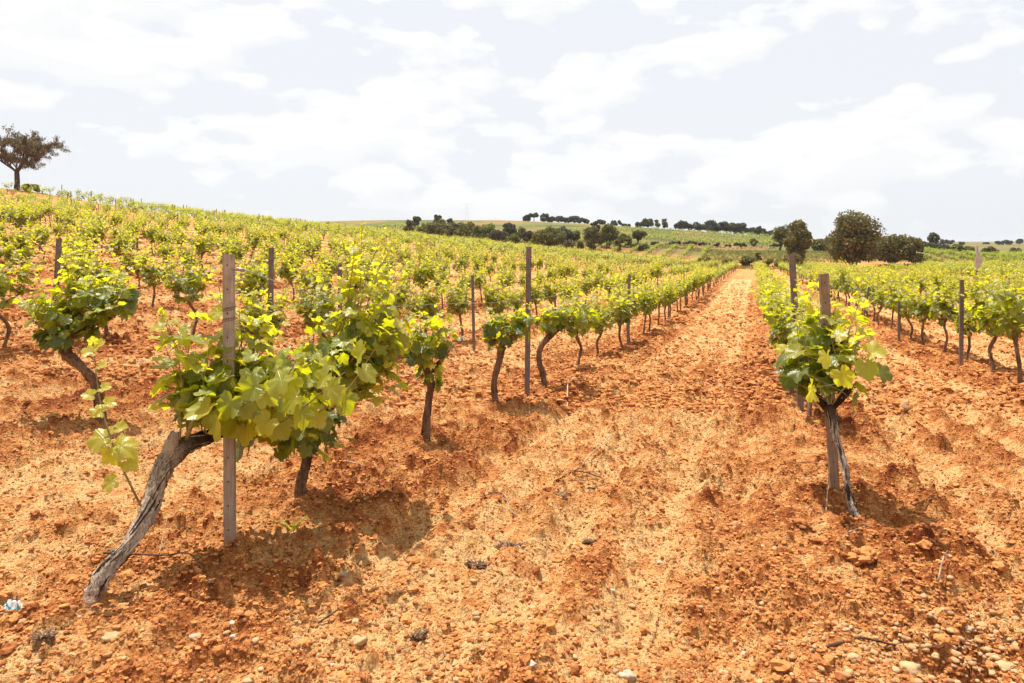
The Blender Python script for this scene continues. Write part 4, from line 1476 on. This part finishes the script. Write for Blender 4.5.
for i, (px, py, w, lab) in enumerate([
    (590, 487, 10, 'round black lump in the aisle'),
    (560, 505, 15, 'dark brown lump left of the round black one'),
    (418, 632, 18, 'dark dry rooty lump in the lower left foreground'),
    (200, 602, 20, 'dark twiggy root lump at the end of the bowed twig'),
    (45, 655, 20, 'charred black lump at the lower left'),
    (510, 548, 28, 'grey brown dry tuft of roots in the aisle'),
    (478, 577, 24, 'grey dry tuft nearer than the grey brown one'),
    (590, 541, 14, 'small dark lump right of the dry tufts'),
    (742, 554, 8, 'tiny black lump in the lower right aisle'),
    (530, 503, 14, 'grey brown lump beside the curled twig'),
]):
    v = gpt(px, py)
    o = lump('dry_lump', lab, 'lump', px, py, px2m(px, py, w * .75), M_DARK, 400 + i, .4, 'dark dry lumps on the soil', .40, base=ICO4, sink=.35)
    mb = MB(); rr = random.Random(i); s = px2m(px, py, w)
    for _ in range(9 if w > 12 else 0):
        a = rr.uniform(0, 6.28); e = Vector((math.cos(a) * 1.3, math.sin(a) * .9, rr.uniform(.1, .7))) * s
        mb.tube([e * .2, e * .7 + Vector((0, 0, s * .2)), e], [s * .06, s * .05, s * .02], 4)
    if mb.n: link('rootlets', mb.mesh('rootlets', [M_TWIG]), o)

# crumpled litter
def scrap(name, label, px, py, w, cols, seed):
    v = gpt(px, py); s = px2m(px, py, w)
    n = 14
    V = []; Q = []; mi = []
    for i in range(n + 1):
        for j in range(n + 1):
            u = (i / n - .5) * 2; q = (j / n - .5) * 2
            z = mnoise.noise(Vector((u * 1.4 + seed, q * 1.4, 0))) * .9 + abs(mnoise.noise(Vector((u * 3 + seed, q * 3, 5)))) * .5
            V.append((u * s * (1 - .25 * abs(q)), q * s * .9, max(-.1, z) * s * 1.3 + s * .25))
    for i in range(n):
        for j in range(n):
            a = i * (n + 1) + j
            Q.append((a, a + n + 1, a + n + 2, a + 1))
            mi.append(1 if len(cols) > 1 and mnoise.noise(Vector((i * .35, j * .35, seed))) > .12 else 0)
    Q = np.array(Q)
    me = mesh_np(name, np.array(V), [Q], [plain(name + str(k), c, .5, noise=.1) for k, c in enumerate(cols)], False, None, None, mi)
    o = link(name, me, None, (v.x, v.y, gzm(v.x, v.y)), .4 + TH)
    md = o.modifiers.new('thick', 'SOLIDIFY'); md.thickness = .0015
    return tag(o, label, 'litter')


scrap('paper_scrap', 'crumpled white and teal wrapper at the left edge of the soil', 11, 612, 20, [(.75, .77, .78), (.08, .36, .40)], 3)
scrap('paper_scrap', 'small white paper scrap beyond the small sparse vine', 460, 344, 9, [(.82, .80, .76)], 8)

def weed(label, px, py, h, n, seed, tone=(.5, 1), sz=.02):
    v = gpt(px, py); r = random.Random(seed)
    o = link('weed', None, loc=(v.x, v.y, gzm(v.x, v.y)))
    tag(o, label, 'weed')
    fo = Foliage(seed); mb = MB()
    for i in range(n):
        a = r.uniform(0, 6.28); l = h * r.uniform(.5, 1)
        e = Vector((math.cos(a) * l * .8, math.sin(a) * l * .8, l * .6))
        mb.tube([(0, 0, -.01), e * .5 + Vector((0, 0, l * .15)), e], .0012, 4)
        for t in (.4, .7, 1.0):
            fo.leaf(e * t + Vector((0, 0, .01)), e + Vector((0, 0, r.uniform(-.02, .02))), (r.gauss(0, .3), r.gauss(0, .3), 1), sz * r.uniform(.7, 1.2), r.uniform(*tone))
    link('leaves', fo.mesh('leaves', 'mid'), o)
    link('stems', mb.mesh('stems', [M_CANE]), o)


weed('tiny pale green weed in the shade right of the nearest post', 292, 536, .09, 8, 1)

# ------------------------------------------------------------------ trees and shrubs
def tleaf(name, a, b, tr):
    m, t = newmat(name)
    at = N(t, 'ShaderNodeAttribute', attribute_name='tone')
    col = ramp(t, at.outputs['Fac'], [(0, a), (1, b)])
    b1 = N(t, 'ShaderNodeBsdfPrincipled', {'Base Color': col, 'Roughness': .6, 'Specular IOR Level': .3})
    b2 = N(t, 'ShaderNodeBsdfTranslucent', {'Color': (*tr, 1)})
    finish(t, N(t, 'ShaderNodeMixShader', {0: .25, 1: b1.outputs[0], 2: b2.outputs[0]}).outputs[0])
    return m


L_OAK = tleaf('holm_oak_leaf', (.050, .046, .016), (.23, .195, .05), (.20, .18, .03))
L_PINE = tleaf('pine_needles', (.060, .062, .034), (.12, .12, .055), (.10, .10, .04))
L_BUSH = tleaf('shrub_leaf', (.09, .095, .022), (.21, .20, .04), (.22, .22, .03))
L_DARK = tleaf('dark_shrub_leaf', (.062, .047, .024), (.14, .11, .048), (.12, .09, .03))
L_ALM = tleaf('almond_leaf', (.085, .062, .034), (.19, .14, .07), (.18, .14, .04))
L_GREEN = tleaf('bright_shrub_leaf', (.10, .12, .02), (.22, .24, .04), (.3, .32, .03))


def crown_mesh(R, Hc, zc, nb, nl, ls, seed, mat, round_=.85, flat=1.0, low=False):
    rg = np.random.default_rng(seed)
    P_, T_, N_, S_, C_ = [], [], [], [], []
    for i in range(nb):
        v = rg.normal(size=3); v /= np.linalg.norm(v)
        rad = rg.uniform(.35, 1.0) ** .6 * round_
        if low and v[2] < .25:
            hv = math.hypot(v[0], v[1]) + 1e-6; v[0] /= hv; v[1] /= hv
        c = np.array([v[0] * R * rad * .8, v[1] * R * rad * .8, zc + v[2] * Hc * rad * .8])
        br = rg.uniform(.28, .50) * min(R, Hc * 1.2)
        tone = rg.uniform(0, .7)
        n = max(6, int(nl / nb * (br / (.36 * min(R, Hc))) ** 2))
        q = rg.normal(size=(n, 3)); q /= np.linalg.norm(q, axis=1)[:, None]
        rr = br * rg.uniform(.55, 1.08, n)[:, None]
        P_.append(c + q * rr * np.array([1, 1, .8 * flat])); N_.append(q + rg.normal(size=(n, 3)) * .5); T_.append(rg.normal(size=(n, 3)))
        S_.append(ls * rg.uniform(.6, 1.3, n)); C_.append(np.clip(tone + rg.uniform(-.2, .35, n), 0, 1))
    V, T, U, A = leaves_arrays(np.concatenate(P_), np.concatenate(T_), np.concatenate(N_), np.concatenate(S_), np.concatenate(C_), 'far', seed)
    return mesh_np('crown', V, [T], [mat], False, {'tone': A}), [c for c in P_]


TN = 0


def tree(name, label, cat, px, d, top, wpx, mat, base=.2, nb=22, nl=900, ls=None, group=None, flat=1.0, basey=None, dy=None):
    global TN
    TN += 1
    x, y = XY(px, d)
    g = gz(x, y)
    ztop = CAMH + (HOR - top) / F * d
    zb = g if basey is None else CAMH + (HOR - basey) / F * d
    h = max(ztop - zb, .6)
    R = wpx / 2 * d / F * 1.12
    o = link(name, None, loc=(x, y, zb if basey is None else zb), rz=TN * 1.3)
    tag(o, label, cat, group)
    Hc = h * (1 - base) / 2
    zc = h * base + Hc
    ls = ls or max(.10, d / F * 1.5)
    me, blobs = crown_mesh(R, Hc, zc, nb, nl, ls, 500 + TN, mat, flat=flat, low=base < .12)
    link('crown', me, o)
    mb = MB()
    r = random.Random(TN)
    tr = max(.05, h * .035)
    low = g - zb - .3
    if base > .12:
        mb.tube([(0, 0, low), (r.gauss(0, tr), r.gauss(0, tr), h * base * .6), (0, 0, h * base), (r.gauss(0, tr), 0, zc)], [tr * 1.3, tr, tr * .85, tr * .4], 7, rough=.2, seed=TN)
        for b in blobs[:7]:
            c = b.mean(0)
            mb.tube([(0, 0, h * base * .8), (c[0] * .4, c[1] * .4, h * base + (c[2] - h * base) * .5), tuple(c)], [tr * .6, tr * .4, tr * .15], 5)
        link('trunk', mb.mesh('trunk', [M_TRUNK]), o)
    else:
        for i in range(5):
            c = blobs[i % len(blobs)].mean(0)
            mb.tube([(r.gauss(0, tr), r.gauss(0, tr), low), (c[0] * .5, c[1] * .5, c[2] * .5), tuple(c)], [tr * .6, tr * .4, tr * .15], 5)
        link('stems', mb.mesh('stems', [M_TRUNK]), o)
    return o


# grove beyond the right rows
tree('holm_oak', 'largest dark round tree of the grove beyond the right rows', 'tree', 855, 100, 204, 47, L_OAK, .0, 70, 12000, .25)
tree('holm_oak', 'slim upright dark tree left of the largest tree', 'tree', 797, 104, 208, 27, L_OAK, .0, 34, 4500, .26)
tree('holm_oak', 'dark tree just right of the largest tree', 'tree', 893, 118, 232, 36, L_OAK, .0, 34, 4500, .28)
tree('holm_oak', 'dark rounded tree at the right end of the grove', 'tree', 914, 116, 234, 18, L_OAK, .0, 24, 2600, .28)
tree('holm_oak', 'small dark round tree behind the slim upright tree', 'tree', 781, 150, 221, 20, L_OAK, .2, 18, 1500)
tree('holm_oak', 'low dark tree in the gap left of the largest tree', 'tree', 820, 150, 238, 18, L_OAK, .0, 22, 2200)
tree('holm_oak', 'dark tree peeking behind the grove between its two big trees', 'tree', 830, 170, 236, 12, L_OAK, .0, 22, 2000)
tree('holm_oak', 'round topped tree right of the grove, above a low hedge', 'tree', 933, 165, 231, 13, L_PINE, .3, 14, 900)
tree('shrub', 'low dark hedge shrub below the round topped tree', 'shrub', 927, 160, 240, 16, L_PINE, .0, 12, 900, group='shrubs beyond the fields')
tree('shrub', 'low dark hedge shrub right of the round topped tree', 'shrub', 940, 160, 241, 18, L_PINE, .0, 12, 900, group='shrubs beyond the fields')
tree('shrub', 'green shrub at the far edge of the right field', 'shrub', 957, 150, 244, 22, L_BUSH, .0, 14, 900, group='shrubs beyond the fields')
tree('shrub', 'dark green shrub left of the grey sign post', 'shrub', 970, 160, 245, 12, L_BUSH, .0, 10, 600, group='shrubs beyond the fields')
tree('shrub', 'brownish green shrub right of the grey sign post', 'shrub', 990, 150, 246, 17, L_OAK, .0, 12, 800, group='shrubs beyond the fields')
tree('holm_oak', 'tiny round tree near the right edge of the horizon', 'tree', 1016, 170, 246, 9, L_OAK, .15, 9, 500)
tree('shrub', 'dark leafy clump at the foot of the slim upright tree', 'shrub', 793, 100, 250, 18, L_OAK, .0, 12, 900, group='shrubs beyond the fields')
# end of the aisle
tree('shrub', 'green shrub left of where the aisle ends', 'shrub', 706, 116, 256, 20, L_BUSH, .0, 10, 700, group='shrubs at the end of the aisle')
tree('shrub', 'brown green shrub closing off the end of the aisle', 'shrub', 746, 121, 256, 26, L_BUSH, .0, 12, 900, group='shrubs at the end of the aisle')
tree('shrub', 'narrow pointed shrub at the end of the aisle', 'shrub', 758, 122, 250, 7, L_BUSH, .0, 8, 400, group='shrubs at the end of the aisle')
tree('shrub', 'bright green shrub right of the aisle end', 'shrub', 774, 118, 257, 26, L_GREEN, .0, 12, 800, group='shrubs at the end of the aisle')
tree('shrub', 'yellowish shrub left of the brown green one', 'shrub', 728, 118, 258, 18, L_GREEN, .0, 10, 600, group='shrubs at the end of the aisle')
tree('shrub', 'round dark bush on the rise above the aisle', 'shrub', 754, 168, 238, 8, L_OAK, .0, 9, 500, group='shrubs on the rise')
# hillside bushes
for (px, d, top, w, mt, bs, nm, lab) in [
    (409, 150, 216, 12, L_DARK, 0, 'shrub', 'dark bush at the top of the left vineyard edge'),
    (417, 170, 214, 10, L_PINE, .1, 'shrub', 'dark bush behind the one at the vineyard edge'),
    (437, 200, 214, 10, L_PINE, .2, 'pine_tree', 'small hazy pine behind the hedge at left'),
    (450, 200, 217, 6, L_PINE, .2, 'pine_tree', 'tiny dark pine right of the hazy one'),
    (433, 146, 221, 16, L_BUSH, 0, 'shrub', 'olive brown hedge bush, first from the left'),
    (448, 146, 222, 20, L_OAK, 0, 'shrub', 'olive brown hedge bush, second from the left'),
    (464, 145, 224, 20, L_BUSH, 0, 'shrub', 'green hedge bush below the faint pylon'),
    (479, 145, 225, 18, L_BUSH, 0, 'shrub', 'green hedge bush right of the faint pylon'),
    (488, 150, 222, 14, L_GREEN, 0, 'shrub', 'light green hedge bush left of the dark round tree'),
    (497, 140, 227, 16, L_PINE, 0, 'shrub', 'dark green bush in front of the dark round tree'),
    (510, 148, 220, 15, L_PINE, .1, 'oak_tree', 'dark round tree at the middle of the hedge'),
    (513, 140, 232, 14, L_BUSH, 0, 'shrub', 'low green bush under the dark round tree'),
    (526, 145, 228, 12, L_DARK, 0, 'shrub', 'dark brown bush left of the second post top'),
    (543, 138, 228, 26, L_BUSH, 0, 'shrub', 'wide olive bush behind the second post top'),
    (558, 138, 228, 18, L_BUSH, 0, 'shrub', 'olive green bush right of the wide one'),
    (563, 146, 225, 20, L_PINE, 0, 'shrub', 'dark green bush behind the olive green one'),
    (569, 130, 238, 12, L_DARK, 0, 'shrub', 'low dark bush at the vineyard far edge'),
    (591, 142, 224, 18, L_OAK, .05, 'oak_tree', 'brown green oak with a dark top on the rise'),
    (594, 160, 219, 12, L_DARK, .2, 'oak_tree', 'reddish dark tree top behind the brown green oak'),
    (608, 146, 221, 18, L_BUSH, .08, 'oak_tree', 'fresh green tree right of the brown green oak'),
    (590, 132, 238, 10, L_DARK, 0, 'shrub', 'small dark bush under the brown green oak'),
    (618, 140, 239, 8, L_OAK, 0, 'shrub', 'small round bush left of the standing small tree'),
    (580, 134, 240, 8, L_DARK, 0, 'shrub', 'tiny dark bush left of the small dark one')]:
    tree(nm, lab, 'tree' if 'tree' in nm else 'shrub', px, d, top, w, mt, bs, 18 if w > 12 else 12, 1900 if w > 12 else 1000,
         group='bushes and trees on the rise beyond the vineyard')
for i, (px, d, top, w, mt) in enumerate([(424, 150, 221, 14, L_BUSH), (441, 160, 219, 18, L_OAK), (456, 160, 221, 20, L_OAK), (472, 158, 222, 18, L_BUSH), (484, 155, 224, 16, L_OAK), (503, 143, 231, 14, L_OAK),
                                     (520, 150, 226, 14, L_BUSH), (533, 146, 230, 16, L_OAK), (552, 150, 226, 18, L_OAK), (575, 148, 229, 14, L_BUSH), (600, 148, 229, 14, L_OAK), (624, 150, 233, 16, L_BUSH), (615, 158, 229, 14, L_OAK)]):
    tree('shrub', 'low olive scrub clump, %s from the left in the band behind the hedge' % ordinal(i + 1), 'shrub', px, d, top, w, mt, 0, 14, 1200, group='scrub band on the rise')
tree('oak_tree', 'small tree with a clear trunk standing over a dark bush', 'tree', 638, 146, 228, 15, L_OAK, .4, 14, 900)
tree('shrub', 'low dark bush at the foot of the small clear trunk tree', 'shrub', 640, 144, 243, 26, L_DARK, 0, 12, 900, group='shrubs on the bank')
for i, (px, w) in enumerate([(676, 20), (690, 22), (705, 18), (722, 22), (740, 20), (655, 12), (775, 18)]):
    tree('shrub', 'purplish brush patch on the bank, %s of seven from the left' % ORD[[1, 2, 3, 4, 5, 0, 6][i]], 'shrub', px, 163, 243.5, w, L_DARK, 0, 9, 500, group='shrubs on the bank')
# skyline
sky_trees = [(526, 217, 5), (534, 214, 9), (544, 214, 8), (552, 218, 7), (559, 216, 8), (567, 218, 7), (574, 217, 8), (583, 219, 8), (600, 220, 9), (616, 222, 10), (626, 225, 8),
             (655, 218, 20), (641, 223, 10), (682, 221, 9), (693, 222, 10), (700, 224, 7), (710, 220, 10), (719, 222, 10), (727, 222, 10), (735, 222, 10), (742, 223, 9), (750, 228, 9), (760, 228, 8), (768, 231, 9)]
for i, (px, top, w) in enumerate(sky_trees):
    big = px == 655
    tree('pine_tree' if not big else 'oak_tree', 'broad round dark tree alone on the skyline right of centre' if big else
         'dark skyline tree, %s from the left along the ridge behind the striped field' % ordinal(i + 1 if i < 11 else i), 'tree', px, 285 if px > 630 else 310, top - 1 + (i % 3 - 1) * .7, w * (1.35 + .2 * (i % 2)), L_PINE if not big else L_OAK,
         .06 if px != 534 else .5, 14, 1100 if not big else 1500, group='trees along the skyline')
for i, (px, d, top, w) in enumerate([(943, 500, 239, 10), (951, 520, 240, 8), (962, 520, 242, 8), (985, 560, 243, 10), (1000, 520, 241, 12), (1009, 520, 240, 12), (1020, 520, 239, 12), (1030, 520, 240, 12), (876, 400, 236, 12), (800, 420, 231, 12)]):
    tree('pine_tree', 'hazy far pine, %s from the left of those low on the right horizon' % ORD[[2, 3, 4, 5, 6, 7, 8, 9, 1, 0][i]], 'tree', px, d, top, w, L_PINE, .15, 9, 500, group='far pines on the right horizon')


def grass_cover():
    rg = np.random.default_rng(31)
    n = 9000
    x = rg.uniform(-75, 60, n); y = rg.uniform(119, 166, n)
    k = (fbm(x * .08, y * .2, 90, 3) > -.05) & ~((x < -9) & (y < 150))
    x2 = rg.uniform(4, 60, 3500); y2 = rg.uniform(96, 122, 3500)
    k2 = (fbm(x2 * .12, y2 * .12, 95, 3) > .12) & (x2 > 14)
    x = np.concatenate([x[k], x2[k2]]); y = np.concatenate([y[k], y2[k2]])
    m = len(x); c = 5
    P3 = np.repeat(np.column_stack([x, y, macro(x, y) + .12]), c, 0) + rg.normal(size=(m * c, 3)) * np.array([.35, .35, .08])
    V, T, U, A = leaves_arrays(P3, np.column_stack([rg.normal(size=m * c) * .4, rg.normal(size=m * c) * .4, np.ones(m * c)]), rg.normal(size=(m * c, 3)), rg.uniform(.15, .38, m * c), np.clip(np.repeat(rg.uniform(0, 1, m), c) + rg.normal(size=m * c) * .1, 0, 1), 'far', 3)
    tag(link('tall_grass', mesh_np('tall_grass', V, [T], [tleaf('field_grass', (.19, .18, .045), (.38, .32, .11), (.36, .33, .06))], False, {'tone': A})), 'rough yellow green grass beyond the end of the aisle', 'grass', kind='stuff')


grass_cover()


def almond_tree():
    x, y = XY(17, 88)
    g = gz(x, y)
    d = 88
    base = CAMH + (HOR - 194) / F * d
    top = CAMH + (HOR - 121) / F * d
    o = link('almond_tree', None, loc=(x, y, g), rz=TH)
    tag(o, 'lone broad spreading tree with bare limbs on the left hilltop', 'tree')
    h = top - g
    R = random.Random(12)
    mb = MB(); tips = []

    def grow(p, dr, L, rad, lev):
        pts = [p]; q = p; dd = dr.normalized()
        for i in range(4):
            dd = (dd + Vector((R.gauss(0, .13), R.gauss(0, .13), R.gauss(0, .08) + (.03 if lev < 3 else .0)))).normalized()
            q = q + dd * L / 4
            pts.append(q)
            if lev >= 3: tips.append(q)
        mb.tube(pts, [rad * (1 - .11 * i) for i in range(5)], 7 if lev < 2 else 4, rough=.12 if lev < 2 else 0, seed=lev, cap=False)
        if lev == 5: return
        for i in range(3 if lev < 4 else 2):
            a = R.uniform(0, 6.28)
            ort = dd.orthogonal().normalized(); ort.rotate(Matrix.Rotation(a, 3, dd))
            nd = dd * R.uniform(.6, 1.0) + ort * R.uniform(.5, .95)
            nd.z = max(nd.z, -.12) * .72 + (.10 if lev < 2 else -.02)
            grow(pts[-1] if i < 2 else pts[2], nd, L * R.uniform(.62, .82), rad * .58, lev + 1)
    zt = (h - (top - base)) + (top - base) * .30
    mb.tube([(0, 0, -.3), (.05, 0, zt * .5), (0, 0, zt)], [.36, .27, .25], 10, rough=.15)
    for a in (0.1, 1.2, 2.3, 3.3, 4.3, 5.4):
        grow(Vector((0, 0, zt - .05)), Vector((math.cos(a) * .9, math.sin(a) * .8, .75 + .3 * R.random())), 2.25 * R.uniform(.85, 1.1), .15, 1)
    link('trunk', mb.mesh('trunk', [M_TRUNK]), o)
    tp = np.array([t[:] for t in tips])
    rg = np.random.default_rng(4)
    k = 15
    pp = np.repeat(tp, k, 0) + rg.normal(size=(len(tp) * k, 3)) * .13
    m_ = rg.uniform(0, 1, len(pp)) < .8
    pp = pp[m_]
    V, T, U, A = leaves_arrays(pp, rg.normal(size=pp.shape), rg.normal(size=pp.shape), rg.uniform(.06, .14, len(pp)), rg.uniform(0, 1, len(pp)), 'far', 4)
    link('crown', mesh_np('crown', V, [T], [L_ALM], False, {'tone': A}), o)
    print('almond tips', len(tips), 'leaves', len(pp), 'h', h)


almond_tree()
tree('shrub', 'low square dark shrub at the foot of the hilltop tree', 'shrub', 31, 86, 184, 17, L_DARK, 0, 12, 1500, group=None)

# ------------------------------------------------------------------ sign post, pylon, cable
def sign():
    b = P(977, 287, 39)
    g = gz(b.x, b.y)
    o = link('sign_post', None, loc=(b.x, b.y, g), rz=TH)
    tag(o, 'tall grey post with a narrow grey folded plate beyond the right rows', 'sign')
    h = CAMH + (HOR - 246) / F * 39 - g
    mb = MB(); mb.tube([(0, 0, -.2), (0, 0, h)], .055, 8)
    link('pole', mb.mesh('pole', [M_POSTD]), o)
    z1 = h - .22; z0 = h - 1.25
    V = [(-.14, -.07, z0 + .15), (.03, -.07, z0 - .05), (.26, -.05, z0 + .45), (.02, -.07, z1), (-.10, -.07, z1 - .35)]
    V2 = [(x, y + .02, z) for x, y, z in V]
    n = 5
    mb = MB(); mb.add(V + V2, [(i, (i + 1) % n, (i + 1) % n + n, i + n) for i in range(n)], [(0, 1, 4), (1, 3, 4), (1, 2, 3), (5, 9, 6), (6, 9, 8), (6, 8, 7)])
    link('plate', mb.mesh('plate', [plain('grey_plate', (.36, .33, .31), .6)], False), o)


sign()


def pylon():
    x, y = XY(467, 620)
    g = gz(x, y)
    top = CAMH + (HOR - 203) / F * 620
    o = link('pylon', None, loc=(x, y, g), rz=TH)
    tag(o, 'faint far electricity pylon on the horizon above the hedge', 'pylon')
    h = top - g
    mb = MB()
    for sx_, sy_ in ((-1, -1), (1, -1), (1, 1), (-1, 1)):
        mb.tube([(sx_ * 3, sy_ * 3, -1), (sx_ * 1.2, sy_ * 1.2, h * .6), (sx_ * .4, sy_ * .4, h)], .05, 4)
    for i in range(9):
        z = h * i / 9; w = 3 - 2.4 * i / 9; w2 = 3 - 2.4 * (i + 1) / 9
        mb.tube([(-w, -w, z), (w2, -w2, z + h / 9)], .025, 3)
        mb.tube([(w, -w, z), (-w2, -w2, z + h / 9)], .025, 3)
    link('tower_frame', mb.mesh('tower_frame', [plain('haze_paled_steel', (.5, .5, .52), .6)]), o)  # steel paled towards the sky, distance haze put into its colour
    for z in (.72, .84, .96):
        mb = MB(); mb.tube([(-4.5, 0, h * z), (0, 0, h * z + .8), (4.5, 0, h * z)], .05, 4)
        link('cross_arm', mb.mesh('cross_arm', [plain('haze_paled_steel', (.5, .5, .52), .6)]), o)


pylon()
a = P(700, -130, 60); b = P(1500, 60, 90)
mb = MB(); pts = []
for i in range(41):
    t = i / 40
    q = a.lerp(b, t); q.z -= 4 * 2.4 * t * (1 - t)
    pts.append(q)
mb.tube(pts, .016, 4)
tag(link('power_cable', mb.mesh('power_cable', [plain('cable_grey', (.5, .5, .52), .6)])), 'thin faint overhead cable crossing the top right corner of the sky', 'cable')


# ------------------------------------------------------------------ haze
HAZE = 0.00014
if HAZE:
    hm, ht = newmat('haze_air')
    pv = N(ht, 'ShaderNodeVolumePrincipled', {'Color': (0.86, 0.90, 0.96, 1), 'Density': HAZE, 'Anisotropy': 0.3})
    ho = ht.nodes.new('ShaderNodeOutputMaterial')
    ht.links.new(pv.outputs[0], ho.inputs['Volume'])
    mb = MB()
    mb.box((0, 0, 24), (13000, 13000, 56))
    tag(link('haze', mb.mesh('haze', [hm], False)), kind='stuff')
    S.cycles.volume_bounces = 0
